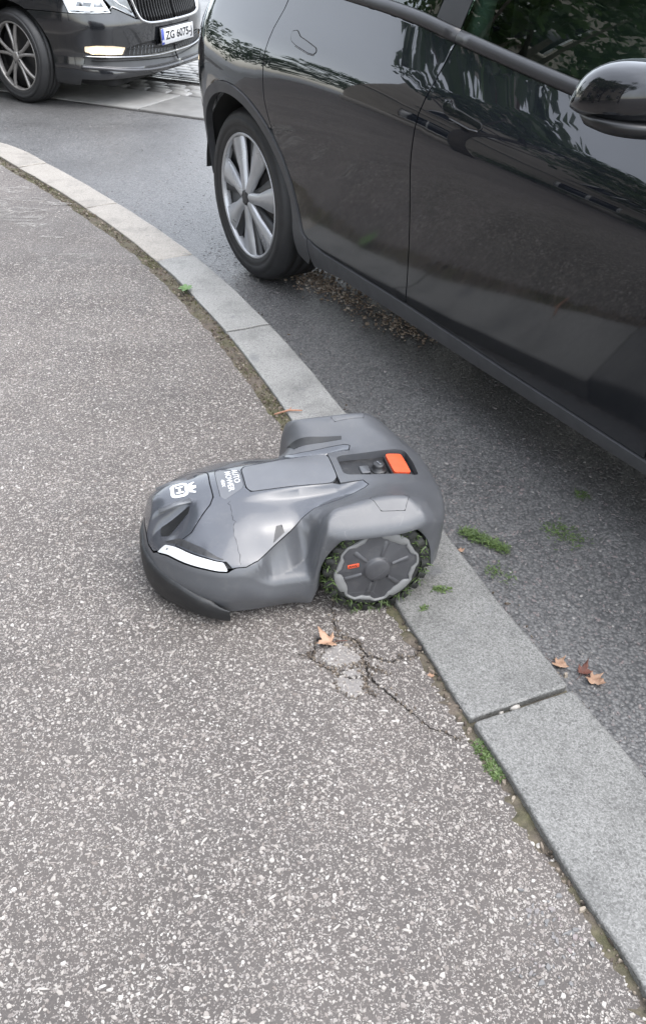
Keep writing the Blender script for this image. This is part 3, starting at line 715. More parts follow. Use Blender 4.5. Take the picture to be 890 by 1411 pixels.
# crumbs of soil and grit along the kerb and at its foot
n = 2200; s = r_.uniform(jn[0]-1.5, jn[-1]+1.2, n); w = 1+r_.uniform(.02, .30, n)*np.interp(s, [jn[4]-.1, jn[5]-.3], [1, .25]); xy = np.array([kp(a, b) for a, b in zip(s, w)])
kq = (s < jn[4]+.2) | (r_.uniform(0, 1, n) < .35); xy = xy[kq]; n = len(xy)
stones('soil_crumbs', xy, np.clip(np.exp(r_.normal(math.log(.0024), .5, n)), .001, .007), -.007+r_.uniform(0, .006, n), M['crumb'], soil, rise=.8, seed=35)
n = 1500; s = r_.uniform(jn[2], jn[-1]+1.2, n); off = np.abs(r_.normal(0, .035, n))+.006
o2 = np.array([kp(a, 0) for a in s]); i2 = np.array([kp(a, 1) for a in s]); dd = (o2-i2)/np.hypot(*(o2-i2).T)[:, None]
stones('gutter_grit', o2+dd*off[:, None], np.clip(np.exp(r_.normal(math.log(.0022), .5, n)), .001, .006), ROADZ+.002, M['crumb'], road, rise=.7, seed=36)

# ------------------------------------------------------------------ robot mower
HC = [(.50,0,.188),(.47,0,.222),(.42,0,.238),(.36,0,.246),(.30,0,.251),(.2,0,.257),(.1,0,.260),(.0,0,.258),(-.1,0,.250),(-.16,0,.238),(-.2,0,.215),
 (.49,.05,.184),(.45,.06,.215),(.40,.06,.230),(.34,.06,.240),(.26,.05,.249),(.15,.055,.255),(.05,.055,.257),(-.05,.055,.254),(-.14,.055,.243),(-.195,.06,.212),
 (.46,.10,.178),(.42,.11,.195),(.36,.10,.218),(.30,.10,.228),(.22,.10,.235),(.15,.10,.240),(.08,.105,.247),(.0,.10,.257),(-.08,.1,.258),(-.14,.1,.245),(-.18,.11,.212),
 (.42,.15,.168),(.36,.15,.19),(.30,.15,.203),(.24,.15,.205),(.19,.145,.205),(.15,.15,.203),(.12,.15,.230),(.08,.15,.258),(.0,.15,.272),(-.07,.15,.271),(-.13,.15,.248),(-.165,.16,.212),
 (.34,.2,.160),(.28,.205,.158),(.24,.19,.166),(.2,.185,.168),(.2,.207,.160),(.15,.205,.160),(.142,.19,.178),(.122,.2,.245),(.06,.2,.272),(.0,.2,.281),(-.06,.2,.277),(-.11,.2,.252),(-.14,.2,.222),
 (.115,.228,.250),(.08,.237,.266),(.0,.24,.275),(-.06,.238,.268),(-.11,.225,.240)]
def tps_fit(C):
    P = []; Z = []
    for x, y, z in C:
        P.append((x, y)); Z.append(z)
        if y > 0: P.append((x, -y)); Z.append(z)
    P = np.array(P); Z = np.array(Z); n = len(P)
    d = np.linalg.norm(P[:, None]-P[None], axis=2); K = d**2*np.log(d+1e-12)+np.eye(n)*2e-4
    Q = np.column_stack([np.ones(n), P]); A = np.block([[K, Q], [Q.T, np.zeros((3, 3))]])
    w = np.linalg.solve(A, np.concatenate([Z, np.zeros(3)]))
    def f(q):
        d = np.linalg.norm(q[:, None]-P[None], axis=2); return (d**2*np.log(d+1e-12))@w[:n]+w[n]+q@w[n+1:]
    return f
H0 = tps_fit(HC)
def sst(a, b, x): t = np.clip((x-a)/(b-a), 0, 1); return t*t*(3-2*t)
OL = smooth_line([(.495,0),(.4935,.04),(.485,.075),(.46,.115),(.425,.153),(.385,.185),(.34,.207),(.28,.213),(.2,.210),(.155,.212),(.13,.226),(.09,.237),(.03,.240),(-.05,.239),(-.10,.229),(-.14,.205),(-.17,.165),(-.19,.11),(-.198,.05),(-.2,0)], 5)
OLF = np.vstack([OL, (OL[1:-1]*[1, -1])[::-1]])
def mH(q):
    q = np.atleast_2d(q); ay = abs(q[:, 1]); x = q[:, 0]
    z = H0(q)
    z = z-.040*sst(.36, .45, x)*sst(.040, .047, ay)*(1-sst(.056, .13, ay)*.85)
    z = z-.016*sst(.31, .12, x)*sst(-.02, .06, x)*sst(.060, .076, ay)*(1-sst(.085, .16, ay))
    def smin(a, b, k): h = np.clip(.5+.5*(b-a)/k, 0, 1); return b*(1-h)+a*h-k*h*(1-h)
    lift = .009*sst(.145, .20, ay)*sst(.135, .10, x)*sst(-.16, -.11, x)
    z = z+lift
    z = smin(z, .2835-.80*(ay-.186), .005)
    z = np.where(ay > .12, smin(z, .2835-1.35*(x-.088)+.0*ay, .005), z) if False else z
    z = smin(z, .2835-.75*(-.095-x)-.35*np.maximum(ay-.15, 0), .005)
    z = smin(z, .2330-2.4*(x-.4635), .003)
    yc = np.clip(.150+(x-.18)*.55, .146, .2)
    wsh = sst(.126, .150, x)*sst(.300, .225, x)*sst(yc+.003, yc+.014, ay); z = z*(1-wsh)+(.119-.28*(ay-.19))*wsh
    r = .014+.004*sst(.1, .2, x)+.012*sst(.3, .45, x); d = np.minimum(dist_poly(q, OLF), r)
    ins = inside(q, OLF); d = np.where(ins, d, 0)
    return z-(r-np.sqrt(np.maximum(r*r-(r-d)**2, 0)))
def mS(q): q = np.atleast_2d(q); return np.column_stack([q, mH(q)])
def sym(half): half = list(half); return np.array(half+[(x, -y) for x, y in half[::-1] if abs(y) > 1e-9])
mower = empty('robot_mower', (.069, 1.6736, 0), R(194))
tag(mower, 'dark grey robot lawn mower with orange stop button straddling the pavement edge and kerb', 'robot mower')
_ol = resample(OL, .004, False)
def ol_in(d, x0, x1):
    q = inset(np.vstack([_ol, (_ol[1:-1]*[1, -1])[::-1]]), d)[:len(_ol)]; q = q[(q[:, 0] <= x0) & (q[:, 0] >= x1) & (q[:, 1] > .05)]; return [tuple(p) for p in q[::2]]
hood_seam = ol_in(.0215, .456, .328)+[(.318,.2002),(.288,.201),(.262,.193),(.227,.173),(.181,.147),(.15,.127),(.12,.113),(.08,.108),(.04,.103),(.0,.092),(-.011,.084),(-.004,.066)]
lidp = [(.258,.036),(.250,.050),(.066,.060),(.052,.046)]
lid_out = [(.050,.066),(.066,.0625),(.2515,.0525),(.2605,.037)]
nose_in = [(.3345,0),(.333,.048),(.343,.067),(.392,.112),(.440,.120)]
rnd = lambda p, r=.006: rounded(p, r, 3)
def arc_pts(p): return p
# nose panel (with the emblem) and its surround
nosep = sym([(.3375,0),(.336,.047),(.345,.065),(.394,.110),(.439,.1175),(.4535,.105),(.4775,.077),(.4874,.0452),(.4896,0)])
nosep = np.array([p for i, p in enumerate(nosep)])
fine = dict(step=.0075, rings=(.0012, .004))
panel('nose_panel', rnd(nosep, .004), mS, M['hood'], mower, thick=.006, step=.0045, rings=(.0012, .003))
hp = [(x, y) for x, y in nose_in]
hood_half = [(.3345,.0008)]+nose_in[1:]+hood_seam[:]+lid_out+[(.2605,.0008)]
plate_half = sym([(.320,0),(.319,.050),(.309,.060),(.268,.036),(.263,.026),(.263,0)])
plate_gap = inset(plate_half, -.0011)
bridge = sym([(.3345,0)]+nose_in[1:]+hood_seam+lid_out+[(.2605,0)])
crackline = crack_poly([(.302,.0665),(.299,.10),(.303,.14),(.300,.17),(.299,.197)], .0007, .0007, 3)
panel('hood', bridge, mS, M['hood'], mower, thick=.006, holes=[rnd(plate_gap, .004), crackline], **fine)
panel('name_plate', rnd(plate_half, .004), lambda q: mS(q)-[0, 0, .0008], M['deck'], mower, thick=.005, **fine)
panel('battery_lid', rnd(sym(lidp), .012), mS, M['deck'], mower, thick=.006, **fine)
# fender shell: everything else of the top plus the skirt down to the hem
led_half = ol_in(.0190, .452, .330)+ol_in(.0066, .470, .322)[::-1]
stopp = sym([(.034,0),(.034,.033),(.022,.041),(-.132,.056),(-.143,.050),(-.146,0)])
cap = np.array([(.012,.176),(-.006,.205),(-.058,.209),(-.074,.182),(-.068,.168),(.006,.164)])
capm = cap*[1, -1]
fender_hole = sym([(.491,0),(.489,.045),(.479,.078),(.466,.096)]+ol_in(.0050, .472, .322)+[(.310,.2017),(.288,.2025),(.2615,.1945),(.2265,.1745),(.1805,.1485),(.1495,.1285),(.1195,.1145),(.08,.1096),(.0395,.1046),(-.001,.0945),(-.0135,.085),(-.006,.0635),(.048,.0635),(.0495,.046),(.0495,0)])
def hem(x, y):
    h = np.where(x > .16, .027, .027)
    a = np.abs(x)/.138
    arch = .085+.162*np.sqrt(np.clip(1-a**2.6, 0, 1))
    h = np.where(np.abs(x) < .138, arch, h)
    h = np.where((x >= .138) & (x < .150), .027+(.085-.027)*(.150-x)/.012, h)
    h = np.where(x <= -.138, .088, h)
    return h
def fender_mesh():
    holes = [fender_hole, rnd(stopp, .006), inset(cap, -.0009), inset(capm, -.0009)]
    pts, tris, loops = tri2d(OLF, holes, .0075, (.0006, .002, .0045, .008, .013, .019))
    V = mS(pts); F = [tuple(f) for f in tris]; V = list(map(tuple, V))
    for L in loops[1:]:
        o = len(V); n = len(L); base = [V[i] for i in L]; V += base; V += [(a, b, c-(.020 if L is loops[2] else .006)) for a, b, c in base]
        A = pts[L]; area = np.sum(A[:, 0]*np.roll(A[:, 1], -1)-np.roll(A[:, 0], -1)*A[:, 1])
        for i in range(n):
            j = (i+1) % n; f = (o+i, o+j, o+n+j, o+n+i); F.append(f if area > 0 else f[::-1])
    L = loops[0]; A = pts[L]; n = len(L); t = np.roll(A, -1, 0)-np.roll(A, 1, 0); t /= np.hypot(*t.T)[:, None]
    out = np.stack([t[:, 1], -t[:, 0]], 1)
    if np.sum(A[:, 0]*np.roll(A[:, 1], -1)-np.roll(A[:, 0], -1)*A[:, 1]) < 0: out = -out
    zr = np.array([V[i][2] for i in L]); zh = np.minimum(hem(A[:, 0], A[:, 1]), zr-.003)
    prev = L; rows = 9
    bul = .006*sst(.1, .3, A[:, 0])
    for k in range(1, rows+1):
        u = k/rows; z = zr+(zh-zr)*u
        off = bul*np.sin(np.pi*min(1, u*1.3))-.014*u**3*sst(.1, .2, A[:, 0])-.006*u*u
        o = len(V); V += [(a+d[0]*f, b+d[1]*f, c) for (a, b), d, f, c in zip(A, out, off, z)]
        cur = np.arange(o, o+n)
        for i in range(n):
            j = (i+1) % n; F.append((prev[i], cur[i], cur[j], prev[j]))
        prev = cur
    # turned-in hem
    o = len(V); V += [(V[i][0]-d[0]*.012, V[i][1]-d[1]*.012, V[i][2]+.001) for i, d in zip(prev, out)]
    o2 = len(V); dup = [V[i] for i in prev]; V += dup
    for i in range(n): j = (i+1) % n; F.append((o2+i, o+i, o+j, o2+j))
    return mesh_np('fender_shell', np.array(V), [tuple(int(i) for i in f) for f in F])
fs = link_mesh('fender_shell', fender_mesh(), mower, M['fender'])
for c_ in (cap, capm): panel('fender_cap', rnd(c_, .004), mS, M['fender'], mower, thick=.005, **fine)
# under-shell behind the panel gaps
us = inset(resample(OLF, .01), .016)
panel('inner_shell', us, lambda q: mS(q)-[0, 0, .011]-np.column_stack([np.zeros(len(q)), np.zeros(len(q)), .05*sst(.11, .16, np.abs(q[:, 1]))*sst(.1, .14, q[:, 0])*sst(.31, .25, q[:, 0])]), M['gap'], mower, thick=0, step=.0075, holes=[rnd(inset(stopp, -.002), .006)])
# lamps on the hood edge
for sg in (1, -1):
    lp = np.array(led_half)*[1, sg]
    o = panel('headlight', rnd(lp, .003), lambda q: mS(q)+[0, 0, .0005], M['led'], mower, thick=.008, step=.006, rings=(.0012,))
    dk_o, dk_i = ol_in(.0235, .450, .332), np.array(ol_in(.0245, .450, .332)); wv = .010*np.clip(np.linspace(0, 4, len(dk_i)), 0, 1)*np.clip(np.linspace(2.6, .0, len(dk_i)), .12, 1)
    dk = np.vstack([dk_o, (dk_i-np.column_stack([wv*.55, wv]))[::-1]])*[1, sg]
    panel('headlight_housing', dk, lambda q: mS(q)+[0, 0, .0007], M['mdark'], mower, thick=.003, step=.006)
    nt = np.array([(.222,.167),(.210,.138),(.197,.136),(.194,.150)])*[1, sg]
    panel('dark_side_inlay', nt, lambda q: mS(q)+[0, 0, .0012], M['mdark'], mower, thick=.003, step=.004)  # dark inlay on the hood next to its seam
    if sg < 0: st_ = np.array([(.128,.1585),(.116,.131),(.06,.1215),(.002,.1105),(.000,.120),(.06,.137)])*[1, sg]
    if sg < 0: panel('shoulder_recess', st_, lambda q: mS(q)+[0, 0, .0013], M['bumper'], mower, thick=.003, step=.004)
    panel('ledge_shade_panel', rounded(np.array([(.387, .0485), (.456, .0485), (.458, .066), (.440, .080), (.392, .062)])*[1, sg], .004), lambda q: mS(q)+[0, 0, .0010], M['bumper'], mower, thick=.002, step=.004)  # dark panel paints the shade below the nose ledge
    # sensor ledge at the side of the nose block
    V = []
    for x in (.384, .42, .456):
        p = mS([(x, .046*sg)])[0]; V += [(x, .036*sg, mH([(x, .036)])[0]-.002), (x, .036*sg, mH([(x, .036)])[0]+.0006), (x, .049*sg, mH([(x, .036)])[0]-.0015), (x, .049*sg, mH([(x, .036)])[0]-.0045)]
    F = [(i*4+j, i*4+(j+1) % 4, i*4+4+(j+1) % 4, i*4+4+j) for i in range(2) for j in range(4)]+[(3, 2, 1, 0), (8, 9, 10, 11)]
    F = [f if sg < 0 else f[::-1] for f in F]
    link_mesh('sensor_ledge', mesh_np('sensor_ledge', V, F, False), mower, M['deck'])
# bumper around the nose: follows the outline, standing 3 mm proud
def bumper_mesh():
    half = [p for p in OL if p[0] > .325]; line = np.array([(x, -y) for x, y in half[::-1]]+half[1:])
    line = resample(line, .012, False); t = np.gradient(line, axis=0); t /= np.hypot(*t.T)[:, None]; out = np.stack([t[:, 1], -t[:, 0]], 1)
    n = len(line); s = np.abs(line[:, 1]); V = []; F = []
    top = np.interp(s, [0, .06, .10, .155, .195, .21], [.118, .116, .108, .094, .075, .045]); bot = np.full(n, .017)
    tap = np.clip(np.minimum(np.arange(n), np.arange(n)[::-1])/5., 0, 1)
    prof = [(0, -.006), (0, .003), (.12, .007), (.35, .009), (.65, .007), (.9, .0), (1., -.008), (1., -.03)]
    for u, f in prof:
        zz = top+(bot-top)*u; V.append(np.column_stack([line+out*(np.array(f+.004)*tap+.001*(1-tap))[:, None], zz]))
    V = np.stack(V, 1); m = len(prof)
    for i in range(n-1):
        for j in range(m-1): F.append((i*m+j, i*m+j+1, (i+1)*m+j+1, (i+1)*m+j))
    return mesh_np('bumper', V.reshape(-1, 3), F)
link_mesh('bumper', bumper_mesh(), mower, M['bumper'])
# rear deck: recess, knob, stop button
def rec(q): q = np.atleast_2d(q); return np.column_stack([q, mH(q)-.017-.004*sst(0, -.1, q[:, 0])])
panel('control_recess', inset(resample(stopp, .01), -.002), rec, M['mdark'], mower, thick=0, step=.015)
def on_recess(x, y): return rec([(x, y)])[0]
kb = MB(); kb.lathe([(0, .0205), (.010, .0205), (.0135, .019), (.0145, .016), (.0150, .006), (.0185, .005), (.020, .003), (.020, -.003)], 28, axis='z', sgn=-1)
k = kb.build('control_knob', M['mdark'], mower); k.location = on_recess(-.060, .003)
k2 = MB().box((0, 0, 0), (.004, .016, .0022), R(20), .0006).build('knob_grip', M['deck'], k, smooth=False); k2.location = (0, 0, .0212)
d_ = MB().box((0, 0, 0), (.022, .030, .006), 0, .0015).build('display_label', M['fender'], mower, smooth=False); d_.location = on_recess(-.026, .004)+np.array([0, 0, .002])
def stop_surf(q): q = np.atleast_2d(q); return np.column_stack([q, mH(q)-.0035+.0015*np.cos(q[:, 1]*38)])
sb = rounded([(-.088, -.040), (-.088, .040), (-.128, .041), (-.128, -.041)], .008, 4)
panel('stop_button', sb, stop_surf, M['orange'], mower, thick=.02, step=.006, rings=(.001, .003))
panel('stop_rim', rounded([(-.084, -.044), (-.084, .044), (-.132, .045), (-.132, -.045)], .009, 4), lambda q: stop_surf(q)-[0, 0, .007], M['mdark'], mower, thick=.014, step=.01, holes=[inset(sb, -.0008)])
# emblem and lettering (read from the front: up points to the rear, -x)
def lay(name, V, F, cx, cy, mat, par, dz=.0009):
    q = np.column_stack([cx-V[:, 1], cy-V[:, 0]*-1]); W_ = mS(q)+[0, 0, dz]
    return link_mesh(name, mesh_np(name, W_, [tuple(f) for f in F], False), par, mat)
def emb_poly(name, poly, holes, step=.003):
    P, T, _ = tri2d(np.asarray(poly)*EMS, [np.asarray(h_)*EMS for h_ in holes], step); return lay(name, P, T, EX, EY, M['lettering'], mower)
EX, EY = .402, .002; EMS = np.array([1.02, 1.15])
ring_o = rounded([(-.024, -.020), (.024, -.020), (.026, .006), (.020, .014), (-.020, .014), (-.026, .006)], .012, 5)
ring_i = rounded([(-.017, -.013), (.017, -.013), (.018, .003), (.014, .008), (-.014, .008), (-.018, .003)], .008, 5)
emb_poly('emblem', ring_o, [ring_i])
hbar = np.array([(-.0125, -.0095), (-.007, -.0095), (-.007, -.0045), (.007, -.0045), (.007, -.0095), (.0125, -.0095), (.0125, .005), (.007, .005), (.007, .0), (-.007, .0), (-.007, .005), (-.0125, .005)])
emb_poly('emblem', hbar, [])
crown = np.array([(-.015, .0155), (.015, .0155), (.0215, .027), (.0165, .0285), (.0125, .0225), (.0075, .0225), (.0045, .030), (-.0045, .030), (-.0075, .0225), (-.0125, .0225), (-.0165, .0285), (-.0215, .027)])
emb_poly('emblem', crown, [])
for s_, sz, x_, y_ in (('AUTO', .0185, .2755, -.014), ('MOWER', .0185, .2920, .000), ('450X', .011, .3070, .008)):
    TV, TF = text_mesh(s_, sz, .0002)
    TV = TV*[1.15, 1.]
    q = np.column_stack([x_-TV[:, 1], y_+TV[:, 0]]); W_ = mS(q)+[0, 0, .0003]
    link_mesh('lettering', mesh_np('lettering', W_, [f for f in TF], False), mower, M['lettering'])
# chassis and wheels
ch = inset(resample(sym([(.47,0),(.46,.08),(.40,.15),(.33,.185),(.155,.188),(.15,.13),(-.15,.13),(-.175,.09),(-.18,0)]), .02), .008)
pc, tc, lc = tri2d(ch, (), .04); L = lc[0]; n = len(L); V = [(x, y, .045) for x, y in pc]; F = [tuple(f[::-1]) for f in tc]; o = len(V)
V += [(pc[i][0], pc[i][1], .045) for i in L]+[(pc[i][0], pc[i][1], max(.06, mH([pc[i]])[0]-.03)) for i in L]
ar = np.sum(pc[L][:, 0]*np.roll(pc[L][:, 1], -1)-np.roll(pc[L][:, 0], -1)*pc[L][:, 1])
for i in range(n): j = (i+1) % n; f = (o+i, o+j, o+n+j, o+n+i); F.append(f if ar > 0 else f[::-1])
link_mesh('chassis', mesh_np('chassis', V, F, False), mower, M['mdark'])
for sg in (1, -1):
    cw = MB().lathe([(.012, -.016), (.030, -.014), (.036, -.006), (.036, .006), (.030, .014), (.012, .016)], 24).build('caster_wheel', M['mtyre'], mower); cw.location = (.36, .10*sg, .036)
    MB().box((.36, .10*sg, .066), (.03, .012, .05)).build('caster_fork', M['mdark'], mower, smooth=False)
    mb = MB(); mb.lathe([(.02, .004), (.088, .003), (.094, -.001), (.100, -.003), (.109, .002), (.115, .014), (.1165, .030), (.115, .052), (.104, .062), (.085, .066), (.02, .066)], 56)
    wheel = empty('wheel', (0, 0, 0)); bpy.data.objects.remove(wheel)
    core = MB().lathe([(.0, .0), (.06, .0), (.06, .05), (.0, .05)], 24).build('wheel', M['mdark'], mower); core.location = (.0, sg*.217, .122); core.scale = (1, 1, 1)
    if sg > 0: core.rotation_euler = (0, 0, math.pi)
    # in wheel space the outer face is at y=0, +y runs inwards
    ty = mb
    rt_ = np.random.default_rng(4)
    for k in range(22):
        a = 2*math.pi*k/22
        for half, (y0, y1, sk) in enumerate(((-.007, .030, .10), (.032, .060, -.10))):
            aa = a+(half*math.pi/22); c, s = math.cos(aa), math.sin(aa)
            V = []
            for r in (.104, .1215):
                w = .0085 if r < .12 else .006
                for yy, sh in ((y0, -sk*.5), (y1, sk*.5)):
                    for dw in (-w, w):
                        a2 = aa+sh+dw/r; V.append((r*math.cos(a2), yy, r*math.sin(a2)))
            ty.add(V, [(4, 5, 7, 6), (0, 4, 6, 2), (1, 3, 7, 5), (0, 1, 5, 4), (2, 6, 7, 3)])
    ty.build('tyre', M['mtyre'], core, smooth=False)
    th = np.linspace(0, 2*np.pi, 96, endpoint=False)
    def wav(t, r0, amp): return r0+amp*np.clip(np.sin(8*t+.6)*2.2, -1, 1)
    ro = wav(th, .0955, .0028); ri = wav(th, .0865, .0052)
    # three wide pads on the ring
    for a0 in ((R(60), R(200), R(312)) if sg > 0 else (R(120), R(340), R(228))):
        dd = np.abs((th-a0+np.pi) % (2*np.pi)-np.pi); ri = np.where(dd < R(17), np.minimum(ri, .0765+.006*(dd/R(17))**4), ri); ro = np.where(dd < R(17), .0985, ro)
    def ringmesh(rings, ys):
        V = []; F = []; m = len(rings); n = len(th)
        for r, y in zip(rings, ys): V += [(a*math.cos(t), y, a*math.sin(t)) for a, t in zip(np.broadcast_to(r, th.shape), th)]
        for k in range(m-1):
            for i in range(n): j = (i+1) % n; F.append((k*n+i, k*n+j, (k+1)*n+j, (k+1)*n+i))
        return V, F
    V, F = ringmesh([ro, ro-.0004, ro-.0015, ri+.0015, ri+.0004, ri], [.006, -.0035, -.005, -.005, -.0035, .004])
    link_mesh('cover_ring', mesh_np('cover_ring', V, [f[::-1] for f in F]), core, M['ring'])
    V, F = ringmesh([ri+.002, ri*.55+.030, .033, .0305, .0295, .026, .010, .0001], [-.001, -.0035, -.0045, -.006, -.010, -.0125, -.0135, -.0135])
    link_mesh('hub_cover', mesh_np('hub_cover', V, [f[::-1] for f in F]), core, M['wheelcover'])
    for k in range(6):
        a = R(15+60*k); c, s = math.cos(a), math.sin(a)
        V = []
        for r, w, h in ((.036, .0045, -.0085), (.072, .0075, -.0065)):
            for dw in (-w, -w*.6, w*.6, w):
                hh = h if abs(dw) < w*.9 else -.001
                V.append((r*c-dw*s, hh, r*s+dw*c))
        V += [(.078*c-dw*s, -.001, .078*s+dw*c) for dw in (-.007, -.004, .004, .007)]
        F = [(i+4*q_, i+1+4*q_, i+5+4*q_, i+4+4*q_) for q_ in range(2) for i in range(3)]
        link_mesh('hub_rib', mesh_np('hub_rib', V, [f for f in F]+[f[::-1] for f in ()], False), core, M['wheelcover'])
    # orange label, tilted a little, near the front of the cover
    lb = MB().box((0, 0, 0), (.026, .0016, .0105), 0, .0004).build('wheel_label', M['orange'], core, smooth=False)
    lb.location = ((-.055 if sg > 0 else .055), -.0052, .017); lb.rotation_euler = (0, R(-4 if sg > 0 else 4), 0)
    TV, TF = text_mesh('AWD', .0085, .0003)
    lt = link_mesh('label_lettering', mesh_np('label_lettering', [(x, -.0009, y) for x, y in TV], [f for f in TF], False), core, M['bumper'])
    lt.location = lb.location; lt.rotation_euler = lb.rotation_euler
    # clippings stuck to the tread
    gm = MB(); rr = np.random.default_rng(60+sg)
    for k in range(2600):
        a = rr.uniform(0, 2*np.pi); y = rr.uniform(-.002, .064); r = .113+rr.uniform(0, .010); l = rr.uniform(.006, .022); w = rr.uniform(.0007, .0018)
        if y < .012: r = rr.uniform(.100, .122); y = rr.uniform(-.008, .004)
        p = np.array([r*math.cos(a), y, r*math.sin(a)]); d = rr.normal(0, 1, 3); d /= np.linalg.norm(d); e = np.cross(d, rr.normal(0, 1, 3)); e /= np.linalg.norm(e)
        gm.add([p-e*w, p+e*w, p+d*l*.6+e*w*.8+[0, 0, .001], p+d*l], [(0, 1, 2, 3)])
    gm.build('stuck_grass', M['grass'], core, smooth=False, kind='stuff')
    MB().box((0, 0, 0), (.05, .05, .05)).build('axle', M['mdark'], core, smooth=False).location = (0, .08, 0)

# ------------------------------------------------------------------ cars
class CarSurf:
    """side skin: s runs along the plan outline (rear centre to front centre) and equals x on the straight part; z is up; right side is -y"""
    def __init__(self, B, xr0, Lr, nr, xf0, Lf, nf, sec):
        self.B = B; self.sec = sec; th = np.linspace(0, np.pi/2, 240)
        fx = xf0+Lf*np.sin(th)**(2/nf); fy = B*(1-np.cos(th)**(2/nf)); rx = xr0-Lr*np.sin(th)**(2/nr); ry = B*(1-np.cos(th)**(2/nr))
        X = np.concatenate([rx[::-1], np.linspace(xr0, xf0, 60)[1:-1], fx]); Y = np.concatenate([ry[::-1], np.zeros(58), fy])
        S = np.concatenate([[0], np.cumsum(np.hypot(np.diff(X), np.diff(Y)))]); S = S-S[len(rx)-1]+xr0
        self.X, self.Y, self.S = X, Y, S
        dx = np.gradient(X, S); dy = np.gradient(Y, S); l = np.hypot(dx, dy); self.NX, self.NY = dy/l, -dx/l
    def __call__(self, q):
        q = np.atleast_2d(q); s, z = q[:, 0], q[:, 1]
        x = np.interp(s, self.S, self.X); y = np.interp(s, self.S, self.Y); nx = np.interp(s, self.S, self.NX); ny = np.interp(s, self.S, self.NY)
        o = self.sec(s, x, z); return np.stack([x+nx*o, -(self.B-(y+ny*o)), z+0*x], 1)
def spl(xs, ys):
    """monotone-ish smooth interpolation: cubic Hermite with finite-difference slopes"""
    xs = np.array(xs, float); ys = np.array(ys, float); m = np.gradient(ys, xs)
    def f(x):
        x = np.clip(x, xs[0], xs[-1]); i = np.clip(np.searchsorted(xs, x)-1, 0, len(xs)-2); h = xs[i+1]-xs[i]; t = (x-xs[i])/h
        return (2*t**3-3*t*t+1)*ys[i]+(t**3-2*t*t+t)*h*m[i]+(-2*t**3+3*t*t)*ys[i+1]+(t**3-t*t)*h*m[i+1]
    return f
